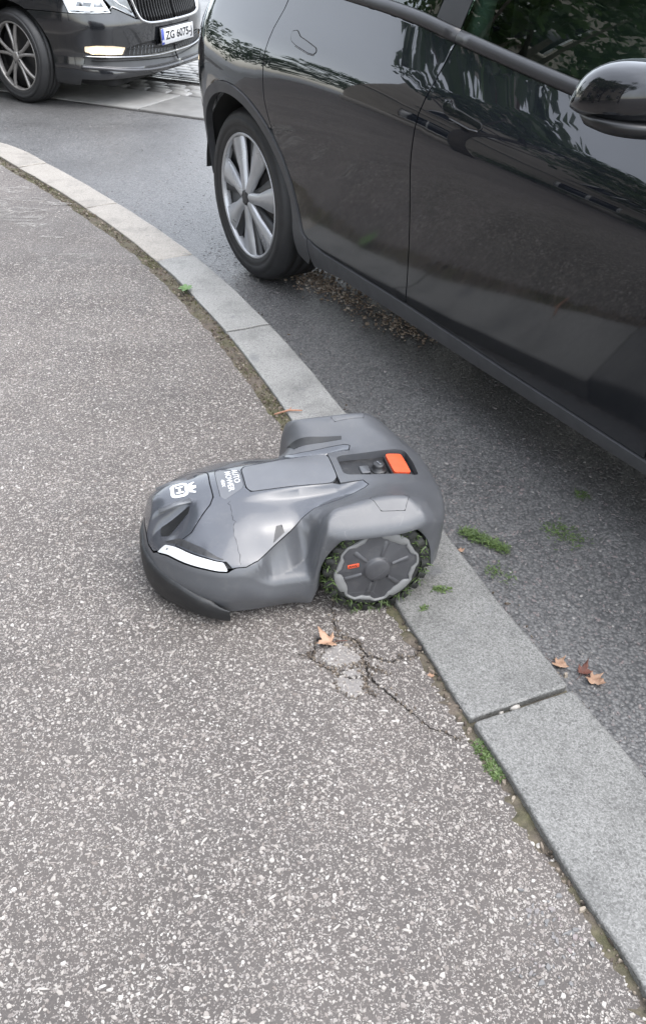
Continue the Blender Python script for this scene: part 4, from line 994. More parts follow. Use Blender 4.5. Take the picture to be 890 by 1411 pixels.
def car_wheel(name_mat, parent, x, y, r, width, rim_r, style, steer=0., side=-1):
    """outer face towards side*y; wheel space: outer face at y=0, +y inwards"""
    w = MB().lathe([(0, .09), (rim_r*.62, .09), (rim_r*.9, .07), (rim_r*.96, width*.8), (0, width*.8)], 48).build('wheel', M['underbody'], parent)
    w.location = (x, side*y if side else y, r); w.rotation_euler = (0, 0, steer if side < 0 else math.pi+steer)
    sw = width
    prof = [(rim_r-.006, .022), (rim_r-.002, .012), (rim_r+.008, .006), (rim_r+.022, .000), (rim_r+.030, .003), (rim_r+.034, -.001), (rim_r+.060, -.004), (r-.035, .004), (r-.028, .003), (r-.018, .012), (r-.008, .024), (r-.003, .038)]
    for k in range(4):
        y0 = .040+k*(sw-.08)/3.4; prof += [(r, y0+.004), (r, y0+(sw-.08)/3.4-.010), (r-.008, y0+(sw-.08)/3.4-.007), (r-.008, y0+(sw-.08)/3.4)]
    prof += [(r-.002, sw-.03), (r-.02, sw-.005), (rim_r, sw)]
    MB().lathe(prof, 96).build('tyre', M['tyre'], w)
    MB().lathe([(rim_r-.013, .040), (rim_r-.011, .014), (rim_r-.007, .008), (rim_r-.002, .006), (rim_r+.003, .008), (rim_r+.001, .014), (rim_r-.006, .024)], 96).build('rim', M[name_mat], w)
    if style == 'blade':
        MB().lathe([(0, .035), (rim_r-.012, .042), (rim_r-.010, .05)], 64).build('wheel_disc', M['blacktrim'], w)
        R0 = rim_r-.010
        for k in range(7):
            a = 2*math.pi*k/7+R(12)
            # broad blade that leans round the hub, narrow at the centre; a darker web sits behind its trailing edge
            secs = [(.030, -.020, .020, -.002, .0), (.075, -.026, .018, .003, .001), (.12, -.032, .018, .007, .004), (.17, -.046, .032, .010, .007), (.215, -.054, .042, .011, .010), (R0, -.058, .049, .012, .012)]
            V = []
            for r_, w0, w1, y0, y1 in secs:
                for ww, yy in ((w0, y0+.022), (w0, y0+.004), ((w0*.35+w1*.65), min(y0, y1)-.0015), (w1, y1+.004), (w1, y1+.026)):
                    aa = a+math.atan2(ww, r_); rr = math.hypot(r_, ww) if r_ < R0 else R0; V.append((rr*math.cos(aa), yy, rr*math.sin(aa)))
            n = 5; F = [(i*n+j, i*n+j+1, (i+1)*n+j+1, (i+1)*n+j) for i in range(len(secs)-1) for j in range(n-1)]
            link_mesh('spoke', mesh_np('spoke', V, F), w, M[name_mat])
            V = []
            for r_, w0, w1, y in ((.05, .010, .026, .018), (.12, .020, .046, .022), (.19, .034, .072, .024), (R0, .046, .094, .024)):
                for ww, yy in ((w0, y), (w1, y), (w1, y+.02)):
                    aa = a+math.atan2(ww, r_); rr = min(math.hypot(r_, ww), R0); V.append((rr*math.cos(aa), yy, rr*math.sin(aa)))
            F = [(i*3+j, i*3+j+1, i*3+4+j, i*3+3+j) for i in range(3) for j in range(2)]
            link_mesh('spoke_web', mesh_np('spoke_web', V, F), w, M['alloydark'])
        MB().lathe([(0, -.004), (.018, -.004), (.026, -.0015), (.034, .006), (.036, .03)], 32).build('hub_cap', M['alloydark'], w)
    else:
        MB().lathe([(0, .06), (rim_r-.03, .07), (rim_r-.016, .08)], 64).build('wheel_disc', M['blacktrim'], w)
        for k in range(5):
            a = 2*math.pi*k/5+R(20)
            for sg in (-1, 1):
                V = []
                for r_, off, hw, y in ((.032, .006, .013, .012), (.10, .014, .0105, .010), (.17, .034, .010, .010), (rim_r-.008, .058, .012, .014)):
                    for ww, yy in ((-hw, y+.02), (-hw, y+.003), (hw*.1, y), (hw, y+.003), (hw, y+.02)):
                        v_ = sg*off+ww; V.append((r_*math.cos(a)-v_*math.sin(a), yy, r_*math.sin(a)+v_*math.cos(a)))
                F = [(i*5+j, i*5+j+1, i*5+6+j, i*5+5+j) for i in range(3) for j in range(4)]
                link_mesh('spoke', mesh_np('spoke', V, F), w, M[name_mat])
        MB().lathe([(0, .003), (.022, .003), (.030, .006), (.036, .014), (.04, .035)], 32).build('hub_cap', M[name_mat], w)
        for k in range(5):
            a = 2*math.pi*(k+.5)/5; b = MB().lathe([(0, .004), (.007, .004), (.008, .012)], 8).build('wheel_bolt', M['alloydark'], w); b.location = (.045*math.cos(a), .006, .045*math.sin(a))
    return w
def arc(cx, cz, r, a0, a1, n=24): return [(cx+r*math.cos(t), cz+r*math.sin(t)) for t in np.linspace(R(a0), R(a1), n)]
def loft(name, A, B, crown, mat, parent, n=17, power=2.2):
    """skin from the edge line A (right side) over the middle to its mirror image: A (k,3) edge points, crown (k,) centre heights, B (k,) centre x"""
    k = len(A); v = np.linspace(-1, 1, n); V = []
    for i in range(k):
        for t in v:
            u = 1-abs(t)**power
            V.append((A[i][0]+(B[i]-A[i][0])*u, A[i][1]*-t if False else A[i][1]*(-t), A[i][2]+(crown[i]-A[i][2])*u))
    F = [(i*n+j, (i+1)*n+j, (i+1)*n+j+1, i*n+j+1) for i in range(k-1) for j in range(n-1)]
    return link_mesh(name, mesh_np(name, V, F), parent, mat)
def both(fn):
    """build a side part on the right and mirror it to the left"""
    o = fn(); return o, mirrored(o)

# ---- black car at the kerb (its right side faces the camera); origin: rear axle centre on the road
TB = .93
tz_belt = spl([-1.2, -.6, .0, .3, .62, 1.05, 1.22, 1.525, 1.8, 2.2, 2.6, 3.2], [1.17, 1.175, 1.163, 1.152, 1.137, 1.110, 1.088, 1.052, 1.024, .99, .95, .88])
tz_low = spl([.16, .20, .245, .30, .335, .39, .45, .52, .62, .70, .76, .80], [-.09, -.055, -.030, -.014, -.010, -.008, -.005, .001, .013, .024, .0325, .035])
tu_up = spl([0, .2, .36, .46, .6, .8, 1.0], [.035, .034, .028, .018, -.006, -.044, -.080])
def t_sec(s, x, z):
    zb = tz_belt(x); u = (z-.80)/(zb-.80)
    o = np.where(z < .80, tz_low(np.minimum(z, .80)), tu_up(np.clip(u, 0, 1)))
    ha = .026*np.exp(-((x-.02)/.42)**2)*np.interp(z, [.45, .60, .80, .95, 1.1], [0, .8, 1, .35, 0])
    o = o+ha
    up_ = np.maximum(z-zb, 0); o = o-.46*up_-.26*up_**2
    end = np.clip((-.30-x)/.3, 0, 1)*np.interp(z, [.2, .45, .64, .8, 1.2], [-.06, 0, -.010, -.045, -.07])
    fr = np.clip((s-3.1)/.6, 0, 1)*np.interp(z, [.2, .45, .62, .9], [-.04, 0, -.01, -.16])
    return o+end+fr
T = CarSurf(TB, -.22, .78, 2.1, 3.05, .68, 2.5, t_sec)
tesla = empty('parked_car', (0, 0, 0)); YAW = -1.02648208
tesla.rotation_euler = (0, 0, YAW)
nv = np.array([math.sin(YAW), -math.cos(YAW)])
tesla.location = (-.36340-nv[0]*TB, 3.74393-nv[1]*TB, ROADZ)
tag(tesla, 'large glossy black car with silver bladed wheel parked right beside the curved kerb', 'car')
WR, AR, AO = .352, .412, .455
g = .0025
sill_top = lambda x: np.interp(x, [-1, .4, .6, 1.18, 1.7, 2.24, 3.4], [.315, .315, .313, .311, .294, .283, .283])
tp_ = dict(step=.045, rings=(.003, .010), thick=.012)
def tpan(name, poly, mat='paint', **k):
    kk = dict(tp_); kk.update(k); me_o = panel(name, poly, T, M[mat], tesla, **kk); mirrored(me_o); return me_o
zb_ = lambda x: float(tz_belt(np.array([x]))[0])
belt = lambda x0, x1, d=0: [(x, zb_(x)+d) for x in np.linspace(x0, x1, max(3, int(abs(x1-x0)/.08)))]
arcO = lambda a0, a1, n=26: arc(0, WR, AO, a0, a1, n)
# rear quarter with fuel flap, bumper, tail lamp
door_rear = [(.292, zb_(.292)), (.285, 1.08), (.268, 1.02), (.266, .95), (.275, .88), (.295, .79), (.322, .700)]
qz = arcO(52, 148)
s_end = T.S[0]
quarter = belt(-.62, .289-g)+[(x-g, z) for x, z in door_rear[1:]]+[(x, z) for x, z in arcO(47.5, 140)]+[(-.40, .66), (-.62, .70), (-.66, .86), (-.60, 1.0)]
tpan('quarter_panel', quarter)
tpan('rear_bumper', [(s_end, .46), (s_end, .80), (-.78, .80), (-.668, .74), (-.628, .695), (-.40, .654)]+arcO(142, 177)+[(-.49, .40), (-.62, .46)], step=.06)
tpan('tail_light', [(-.665, .87), (-.61, 1.0), (-.65, 1.10), (-.80, 1.06), (-1.05, .99), (-1.05, .93), (-.80, .90)], 'tail', rings=())
tpan('tail_light_lens', [(-.665, .862), (-.80, .893), (-.78, .83), (-.70, .82)], 'taillow', rings=())
tpan('tailgate', [(s_end, .805), (s_end, 1.17), (-.625, 1.172), (-.605, 1.10), (-.65, 1.106), (-.80, 1.065), (-1.055, .995), (-1.055, .925), (-.80, .888), (-.785, .82), (-.75, .805)], step=.06)
fl = rounded([(.40, 1.055), (.52, 1.06), (.63, 1.085), (.66, 1.105), (.42, 1.118)], .02)
# rear and front doors
def off_low(x): return sill_top(x)
cl_edge = [(.336, .668), (.384, .60), (.418, .52), (.447, .438), (.485, .345)]
rdoor = belt(.295, 1.226)+[(1.224, .95), (1.213, .80), (1.198, .60), (1.187, .45), (1.183, sill_top(1.18)+g)]+[(x, sill_top(x)+g) for x in (1.05, .9, .75, .62)]+[(.56, .325), (.517, .335)]+[(x+g*2, z) for x, z in cl_edge[::-1]]+[(x+g, z) for x, z in door_rear[1:][::-1]]
tpan('rear_door', rdoor)
fdoor = [(x, z) for x, z in belt(1.231, 2.28)]+[(2.30, .90), (2.305, .75), (2.285, .60), (2.255, .45), (2.235, sill_top(2.23)+g)]+[(x, sill_top(x)+g) for x in (2.0, 1.8, 1.6, 1.4, 1.25)]+[(1.1885, sill_top(1.19)+g), (1.192, .45), (1.203, .60), (1.218, .80), (1.229, .95)]
tpan('front_door', fdoor)
xf = 2.89
ffender = [(2.285, zb_(2.285))]+belt(2.4, 3.2)[0:]+[(3.35, .86), (3.5, .80), (3.45, .70), (3.40, .60)]+arc(xf, WR, AO, 30, 148)+[(2.44, .40), (2.40, .30), (2.30, sill_top(2.3)+g), (2.241, sill_top(2.24)+g), (2.261, .45), (2.291, .60), (2.311, .75), (2.306, .90)]
tpan('front_fender', ffender, step=.06)
tpan('front_bumper', [(3.405, .60), (3.455, .70), (3.505, .80), (T.S[-1], .80), (T.S[-1], .25), (3.4, .25)]+arc(xf, WR, AO, -8, 28, 10), step=.06)
tpan('headlight', [(3.355, .865), (3.51, .805), (3.9, .72), (4.05, .74), (3.7, .85)], 'headlamp', rings=())
# cladding: arches and sills
def arch(cx): return arc(cx, WR, AR, -8, 190, 44)+arc(cx, WR, AO-.003, 192, -6, 44)
TC = lambda q: T(q)+np.array([0, -.006, 0])
def cpan(name, poly, **k):
    o = panel(name, poly, TC, M['clad'], tesla, step=.03, rings=(.003, .009), thick=.03, **k); mirrored(o); return o
cpan('arch_trim', arc(0, WR, AR, 5, 180, 44)+arc(0, WR, AO-.003, 178, 46, 32)+[(.380, .598), (.414, .52), (.443, .438), (.480, .345), (.515, .325), (.52, .25), (.47, .205), (.415, .235), (.410, .34)])
cpan('arch_trim', arc(xf, WR, AR, -8, 175, 44)+[(2.46, .25), (2.41, .25)]+[(2.42, .36)]+arc(xf, WR, AO-.003, 165, -6, 36))
cpan('sill', [(.527, .33), (.56, .320)]+[(x, sill_top(x)-g) for x in np.linspace(.63, 2.4, 16)]+[(2.4, .242), (2.1, .238), (1.7, .24), (1.3, .243), (1.0, .248), (.75, .246), (.60, .23), (.527, .215)])
# recessed handles
HANDLES = [[(1.304, .962), (1.332, .966), (1.362, .950), (1.400, .945), (1.484, .934), (1.494, .926), (1.484, .919), (1.452, .918), (1.360, .928), (1.325, .936), (1.311, .946)],
           [(.398, 1.024), (.428, 1.030), (.462, 1.015), (.500, 1.010), (.584, .996), (.594, .987), (.584, .979), (.548, .979), (.455, .990), (.420, .998), (.405, 1.008)]]
for hpts in HANDLES:
    hp_ = rounded(hpts, .006, 3)
    o = panel('door_handle', hp_, lambda q: T(q)+np.array([0, -.0020, 0]), M['paint_clean'], tesla, step=.012, rings=(.0015,), thick=.008); mirrored(o)
    o = panel('handle_recess', inset(resample(hp_, .01), -.0022), lambda q: T(q)+np.array([0, -.0010, 0]), M['underbody'], tesla, step=.012, thick=.004); mirrored(o)
    o = strip_surf('handle_lip', resample(inset(np.array(hpts), -.004)[6:9], .02, False), .0035, T, M['belttrim'], tesla, off=.0025); mirrored(o)
# belt trim: rounded bar under the glass, split at the door gap
for x0, x1 in ((-.1, .288), (.296, 1.226), (1.231, 2.22)):
    L = np.array([(x, zb_(x)+.018) for x in np.linspace(x0, x1, max(4, int((x1-x0)/.05)))])
    o = strip_surf('belt_trim', L, .034, T, M['beltgloss'], tesla, off=.010, depth=.012); mirrored(o)
# glass and pillars
ztop = spl([-.75, -.3, .2, .7, 1.2, 1.6, 1.85, 2.35, 2.6], [1.20, 1.30, 1.40, 1.47, 1.50, 1.47, 1.40, 1.04, .95])
zt_ = lambda x: float(ztop(np.array([x]))[0])
def tops(x0, x1, d=0): return [(x, zt_(x)+d) for x in np.linspace(x0, x1, max(3, int(abs(x1-x0)/.07)))]
def gpan(name, poly, mat, th=.005): 
    o = panel(name, poly, T, M[mat], tesla, step=.07, rings=(), thick=th); mirrored(o); return o
gpan('quarter_window', belt(-.35, .25, .036)+tops(.25, -.20, -.03), 'glass')
gpan('rear_window_side', belt(.27, 1.105, .036)+tops(1.10, .28, -.03), 'glass')
gpan('front_window', belt(1.228, 2.21, .036)+tops(2.13, 1.215, -.035), 'glass')
gpan('door_pillar', [(1.109, zb_(1.109)+.036), (1.224, zb_(1.224)+.036), (1.211, zt_(1.2)-.035), (1.104, zt_(1.1)-.03)], 'blacktrim', .02)
gpan('window_frame', tops(-.62, 2.42, -.028)+tops(2.42, -.62, .0), 'blacktrim', .02)
gpan('front_pillar', [(2.225, zb_(2.225)+.036), (2.42, zb_(2.42)), (2.415, zt_(2.415)-.03), (2.145, zt_(2.145)-.033)], 'blacktrim', .02)
gpan('rear_pillar', [(-.62, zb_(-.62)), (-.37, zb_(-.37)+.036), (-.22, zt_(-.22)-.03), (-.61, zt_(-.61)-.03)], 'paint', .02)
def edge_at(xs, f): return T(np.array([(x, f(x)) for x in xs]))
xs = np.linspace(-.05, 1.72, 22); A = edge_at(xs, zt_); loft('roof', A, A[:, 0], [zt_(x)+.10+.03*math.sin(np.pi*(x+.05)/1.77) for x in xs], M['paint'], tesla)
xs = np.linspace(1.72, 2.50, 10); A = edge_at(xs, zt_); loft('windscreen', A, A[:, 0]+.0+.14*sst(1.72, 2.5, xs)*0, [np.interp(x, [1.72, 2.1, 2.5], [1.60, 1.37, 1.07]) for x in xs], M['glass'], tesla)
xs = np.linspace(-.72, -.05, 10); A = edge_at(xs, zt_); loft('rear_window', A, A[:, 0], [np.interp(x, [-.72, -.4, -.05], [1.23, 1.36, 1.505]) for x in xs], M['glass'], tesla)
xs = np.linspace(2.50, T.S[-1]-.02, 22); A = T(np.array([(s, np.interp(s, [2.5, 3.2, 3.5, 4.0, T.S[-1]], [.963, .878, .80, .80, .80])) for s in xs])); loft('bonnet', A, A[:, 0], [np.interp(a, [2.5, 3.2, 3.6, 3.73], [1.06, .98, .86, .80]) for a in A[:, 0]], M['paint'], tesla)
xs = np.linspace(T.S[0]+.02, -.70, 16); A = T(np.array([(s, 1.172) for s in xs])); loft('boot_lid', A, A[:, 0], [np.interp(a, [-.96, -.7], [1.172, 1.24]) for a in A[:, 0]], M['paint'], tesla)
# floor, wheel housings, cabin
MB().box((1.5, 0, .235), (3.9, 1.40, .06)).box((1.45, 0, .26), (1.95, 1.70, .09)).build('underbody', M['underbody'], tesla, smooth=False)
for cx in (0, xf):
    for sg in (-1, 1):
        mb = MB(); pr = arc(cx, WR, AR+.010, -8, 176, 22); n = len(pr)
        V = [(x, sg*(TB-.01), z) for x, z in pr]+[(x, sg*(TB-.34), z) for x, z in pr]
        mb.add(V, [(i, i+1, n+i+1, n+i) if sg > 0 else (i+1, i, n+i, n+i+1) for i in range(n-1)]+[tuple(range(n, 2*n)) if sg < 0 else tuple(range(2*n-1, n-1, -1))])
        mb.build('wheel_housing', M['underbody'], tesla)
        car_wheel('alloy', tesla, cx, TB, WR, .245, .254, 'blade', 0, sg)
for sx in (.62, 1.55):
    for sy in (-.38, .38):
        MB().box((sx, sy, .58), (.50, .50, .18), 0, .05).box((sx-.27, sy, .90), (.16, .48, .62), 0, .06).box((sx-.32, sy, 1.27), (.10, .26, .17), 0, .04).build('seat', M['seat'], tesla)
MB().box((2.2, 0, .86), (.5, 1.5, .16), 0, .05).build('dashboard', M['seat'], tesla)
for sg in (-1, 1):
    MB().tube([(1.16, sg*.80, .75), (1.18, sg*.74, 1.15), (1.16, sg*.66, 1.44)], [.05, .045, .04], 8).build('inner_pillar', M['strap'], tesla)
# door mirrors
def mirror_part(sg):
    n1, n2 = 28, 20; V = []
    for i in range(n2+1):
        v = -np.pi/2+np.pi*i/n2
        for j in range(n1):
            u = 2*np.pi*j/n1
            cu, su, cv, sv = math.cos(u), math.sin(u), math.cos(v), math.sin(v)
            p = lambda c, e: math.copysign(abs(c)**e, c)
            x = .115*p(cv, .75)*p(cu, .8); y = .120*p(cv, .75)*p(su, .75); z = .078*p(sv, .8)
            # swept: taller outboard, front edge leans in towards the door, lower edge tucked
            z *= 1+.10*(y/.12); x += -.03*(y/.12)+.25*z*(-1 if False else 1)*0; x += .02*(z/.078)
            if z < 0: z *= .45
            V.append((x, -y*1.0, z))
    F = [(i*n1+j, i*n1+(j+1) % n1, (i+1)*n1+(j+1) % n1, (i+1)*n1+j) for i in range(n2) for j in range(n1)]
    V = [(x, y if sg < 0 else -y, z) for x, y, z in V]; F = F if sg > 0 else [f[::-1] for f in F]
    F = [f[::-1] for f in F]
    o = link_mesh('door_mirror', mesh_np('door_mirror', V, F), tesla, M['paint_clean']); o.location = (2.10, sg*(TB+.115), 1.104); o.rotation_euler = (0, 0, sg*R(-8))
    b = MB().lathe([(0, -.032), (.085, -.030), (.108, -.018), (.117, .0), (.112, .012), (.0, .013)], 36, axis='z', sgn=-1).build('mirror_base', M['blacktrim'], o); b.location = (.0, 0, -.030); b.scale = (1.03, 1.06, .75)
    a = MB().tube([(0, 0, -.025), (.0, -sg*.10, -.045), (.02, -sg*.20, -.06)], [.03, .028, .035], 10).build('mirror_arm', M['blacktrim'], o)
for sg in (-1, 1): mirror_part(sg)

# ---- dark car turning in behind, front right corner in view; origin: front axle centre on the road
KB = .90
k_base = spl([.15, .22, .30, .36, .45, .55, .64, .70, .78, .85, .95], [-.05, .0, .012, .004, .008, .018, .016, .006, -.02, -.045, -.08])
k_front = spl([.15, .20, .235, .27, .31, .36, .45, .52, .56, .60, .65, .70, .78, .86, .95], [-.05, .02, .042, .02, .004, -.002, .008, .016, .020, .008, -.006, -.012, -.035, -.10, -.2])
def k_sec(s, x, z):
    zc = np.clip(z, .15, .95); w = sst(.50, .85, s)
    return k_base(zc)*(1-w)+k_front(zc)*w-.45*np.maximum(z-.95, 0)-.3*np.maximum(z-.95, 0)**2
K = CarSurf(KB, -2.85, .75, 2.6, .38, .52, 2.5, k_sec)
KE = K.S[-1]
KYAW = -.3474163
skoda = empty('dark_car', (0, 0, 0), KYAW); kn = np.array([math.sin(KYAW), -math.cos(KYAW)])
skoda.location = (-2.43934-kn[0]*KB, 7.27977-kn[1]*KB, ROADZ)
tag(skoda, 'dark grey car with its fog lamp lit and front wheel turned, coming round the corner', 'car', 'dark cars on the tram street')
KR, KA = .325, .378
def kpan(name, poly, mat='paint2', S=None, **k):
    kk = dict(step=.05, rings=(.003,), thick=.012); kk.update(k); o = panel(name, poly, S or K, M[mat], skoda, **kk); mirrored(o); return o
fogp = [(.622, .428), (.620, .393), (.700, .374), (.800, .366), (.913, .361), (.944, .406), (.83, .424), (.712, .432)]
lg = [(.955, .402), (.925, .357), (1.1, .338), (1.3, .330), (KE-.0005, .328), (KE-.0005, .372), (1.30, .384), (1.28, .43), (1.12, .425)]
lg2 = [(.615, .358), (.83, .342), (1.1, .322), (1.3, .314), (KE-.0005, .312), (KE-.0005, .262), (1.2, .262), (1.0, .270), (.83, .286), (.60, .312)]
bump_poly = arc(0, KR, KA, 59, -24, 22)+[(.47, .165), (.545, .163), (.575, .21), (.70, .205), (KE, .205), (KE, .538), (1.234, .538), (1.14, .556), (1.095, .580), (1.055, .586), (.91, .650), (.862, .668), (.852, .634), (.70, .638), (.545, .643), (.40, .648)]
kpan('bumper', bump_poly, step=.035, holes=[inset(fogp, -.002), lg, lg2])
def Kd(d): return lambda q: K(q)-K_n(q)*d
def K_n(q):
    n = normals(K, np.atleast_2d(q), False); return n
kpan('fog_lamp', rounded(fogp, .008), 'foglens', step=.02, thick=.02, off=-.006)
kpan('fog_lamp_bulb', blob(.70, .402, .045, .022, 3, 16), 'fog', step=.02, thick=.004, off=.002, rings=())
kpan('lower_grille', lg, 'blacktrim', step=.04, off=-.014, thick=0)
kpan('lower_intake', lg2, 'blacktrim', step=.04, off=-.022, thick=0)
for z0, z1, a_, b_ in ((.395, .352, .945, KE-.03), (.412, .40, 1.0, 1.26), (.335, .288, .66, KE-.01)):
    L = np.array([(s, np.interp(s, [a_, b_], [z0, z1])) for s in np.linspace(a_, b_, 18)])
    o = strip_surf('grille_bar', L, .006, Kd(.012), M['blacktrim'], skoda, off=.006); mirrored(o)
for i in range(14):
    s0 = .98+i*.042
    if s0 < KE-.01:
        o = strip_surf('grille_mesh', np.array([(s0+t*.02, .338-.002*i*.4+t*.07*(1 if s0 < 1.27 else .55)) for t in np.linspace(0, 1, 5)]), .004, Kd(.013), M['lampdark'], skoda, off=.003); mirrored(o)
o = strip_surf('bumper_line', smooth_line([(.605, .366), (.83, .350), (1.117, .330), (1.3, .321), (KE-.001, .319)], 6), .010, K, M['chrome'], skoda, off=.006); mirrored(o)
o = strip_surf('lip', smooth_line([(.582, .296), (.70, .285), (.84, .268), (1.05, .244), (1.25, .236), (KE-.001, .235)], 6), .026, K, M['belttrim'], skoda, off=.014); mirrored(o)
# headlamps
hl = [(.497, .752), (.545, .648), (.70, .643), (.850, .640), (.79, .735), (.65, .760)]
kpan('headlight', rounded(hl, .008), 'headlamp', step=.03)
kpan('lamp_projector', [(.60, .690), (.70, .684), (.715, .708), (.61, .716)], 'lampdark', step=.02, thick=.003, off=.0025, rings=())
kpan('lamp_projector', [(.725, .682), (.80, .677), (.785, .704), (.735, .707)], 'lampdark', step=.02, thick=.003, off=.0025, rings=())
kpan('lamp_bezel', [(.545, .662), (.57, .652), (.84, .645), (.83, .655), (.58, .664)], 'lampdark', step=.02, thick=.003, off=.0025, rings=())
hl_in = [(.800, .745), (.862, .674), (.912, .656), (1.058, .592), (1.008, .715), (.90, .745)]
kpan('inner_headlight', rounded(hl_in, .006), 'lampdark', step=.03)
o = strip_surf('lamp_trim', np.array([(.845, .66), (.868, .678), (.915, .660), (1.05, .598)]), .010, K, M['chrome'], skoda, off=.004); mirrored(o)
o = strip_surf('lamp_trim', np.array([(.875, .735), (.93, .690), (.99, .665), (1.035, .63)]), .014, K, M['chrome'], skoda, off=.003); mirrored(o)
# grille with upright slats and a bright frame
gr = [(1.040, .745), (1.108, .590), (1.155, .568), (1.236, .556), (1.44, .552), (KE, .552), (KE, .80), (1.12, .79)]
kpan('grille', gr, 'blacktrim', step=.05, off=-.035, thick=0, rings=())
for i in range(13):
    s0 = 1.10+i*.0355
    if s0 < KE-.005:
        zb0 = np.interp(s0, [1.08, 1.108, 1.155, 1.236, 1.44], [.65, .60, .572, .560, .556])
        o = strip_surf('grille_slat', np.array([(s0, z) for z in np.linspace(zb0, .79, 8)]), .011, Kd(.018), M['blacktrim'], skoda, off=.016, depth=.02); mirrored(o)
o = strip_surf('grille_frame', smooth_line([(1.030, .765), (1.062, .68), (1.098, .592), (1.142, .564), (1.234, .549), (1.44, .545), (KE-.001, .545)], 6), .022, K, M['chrome'], skoda, off=.012); mirrored(o)
# number plate
pw, ph_, px_ = .520, .112, .925
pl = MB().box((px_, 0, .443), (.006, pw+.02, ph_+.02), 0, .002).build('plate_holder', M['plateblack'], skoda, smooth=False)
MB().box((px_+.0045, 0, .443), (.003, pw, ph_), 0, .001).build('number_plate', M['platewhite'], pl, smooth=False)
MB().box((px_+.0065, -.240, .443), (.0012, .040, ph_-.004), 0, .0003).build('plate_band', M['plateblue'], pl, smooth=False)
TV, TF = text_mesh('ZG 6075-J', .095, .003); TV = TV*[(.44)/np.ptp(TV[:, 0]), .080/np.ptp(TV[:, 1])]
def islands(n, F):
    p = list(range(n))
    def f(i):
        while p[i] != i: p[i] = p[p[i]]; i = p[i]
        return i
    for q in F:
        for i in q[1:]: p[f(i)] = f(q[0])
    g = {}
    for q in F: g.setdefault(f(q[0]), []).append(q)
    return list(g.values())
for Fs in islands(len(TV), TF):
    ids = sorted({i for q in Fs for i in q}); mp_ = {i: k for k, i in enumerate(ids)}
    link_mesh('plate_character', mesh_np('plate_character', [(px_+.0072, TV[i][0]+.025, TV[i][1]+.443) for i in ids], [tuple(mp_[i] for i in q) for q in Fs], False), pl, M['plateblack'])
TV, TF = text_mesh('HR', .026, .0006)
link_mesh('band_lettering', mesh_np('band_lettering', [(px_+.0078, x-.240, y+.412) for x, y in TV], [f for f in TF], False), pl, M['platewhite'])
# wings, doors, glass
kb = lambda x0, x1, z=.93: [(x, z) for x in np.linspace(x0, x1, 6)]
kpan('front_wing', [(-.62, .93), (.2, .93), (.40, .90), (.60, .80), (.70, .765), (.65, .764), (.493, .757), (.540, .648), (.40, .653)]+arc(0, KR, KA, 61, 186, 24)+[(-.38, .22), (-.60, .20)], step=.07)
kpan('front_door', [(-.626, .93), (-.606, .20), (-1.60, .20), (-1.62, .93)], step=.1, rings=())
kpan('rear_door', [(-1.626, .93), (-1.606, .20), (-2.28, .20), (-2.45, .70), (-2.50, .95)], step=.1, rings=())
kpan('rear_wing', [(-2.506, .95), (-2.456, .70), (-2.285, .20), (-2.30, .20)]+arc(-2.69, KR, KA, -18, 190, 24)[:]+[(-3.2, .22), (K.S[0], .25), (K.S[0], 1.0), (-3.2, .98)], step=.1, rings=())
kt = spl([-3.2, -2.7, -2.0, -1.4, -.9, -.1, .3], [.97, 1.24, 1.40, 1.42, 1.36, .98, .93]); kz = lambda x: float(kt(np.array([x]))[0])
kpan('side_window', [(-2.75, .955)]+[(-1.6, .935), (-.2, .935)]+[(x, kz(x)-.03) for x in np.linspace(-.25, -2.65, 14)], 'glass', step=.15, rings=(), thick=.004)
kpan('window_frame', [(x, kz(x)-.027) for x in np.linspace(.25, -3.15, 18)]+[(x, kz(x)) for x in np.linspace(-3.15, .25, 18)], 'paint2', step=.1, rings=(), thick=.01)
def kloft(name, xs, zf, cf, mat): A = K(np.array([(x, zf(x)) for x in xs])); loft(name, A, A[:, 0], [cf(a) for a in xs], M[mat], skoda)
kloft('roof', np.linspace(-2.3, -.95, 14), kz, lambda x: kz(x)+.07, 'paint2')
kloft('windscreen', np.linspace(-.95, -.02, 10), kz, lambda x: kz(x)+np.interp(x, [-.95, 0], [.07, .10]), 'glass')
kloft('rear_window', np.linspace(-3.1, -2.3, 8), kz, lambda x: kz(x)+.06, 'glass')
bz = lambda s: float(np.interp(s, [-.02, .3, .5, .8, 1.1, KE], [.955, .92, .86, .775, .79, .80]))
kloft('bonnet', np.linspace(-.02, KE-.03, 26), bz, lambda s: float(np.interp(s, [-.02, .4, 1.0, KE], [1.04, .97, .86, .80])), 'paint2')
MB().box((-1.2, 0, .195), (3.9, 1.42, .09)).box((.62, 0, .20), (.35, 1.2, .07)).box((-1.35, 0, .26), (1.9, 1.66, .10)).build('underbody', M['underbody'], skoda, smooth=False)
for cx, st_ in ((0, -.26), (-2.69, 0)):
    for sg in (-1, 1):
        mb = MB(); pr = arc(cx, KR, KA+.012, -12, 192, 22); n = len(pr); dp = .34
        V = [(x, sg*(KB-.01), z) for x, z in pr]+[(x, sg*(KB-dp), z) for x, z in pr]
        mb.add(V, [(i, i+1, n+i+1, n+i) if sg > 0 else (i+1, i, n+i, n+i+1) for i in range(n-1)]+[tuple(range(n, 2*n)) if sg < 0 else tuple(range(2*n-1, n-1, -1))])
        mb.build('wheel_housing', M['underbody'], skoda)
        car_wheel('alloyskoda', skoda, cx, KB-.012, KR, .205, .235, 'twin', st_, sg)
def children_of(o): return [c for c in bpy.data.objects if c.parent == o]
def copy_tree(o, parent=None):
    c = o.copy(); COL.objects.link(c); c.parent = parent
    for ch in children_of(o): copy_tree(ch, c)
    return c
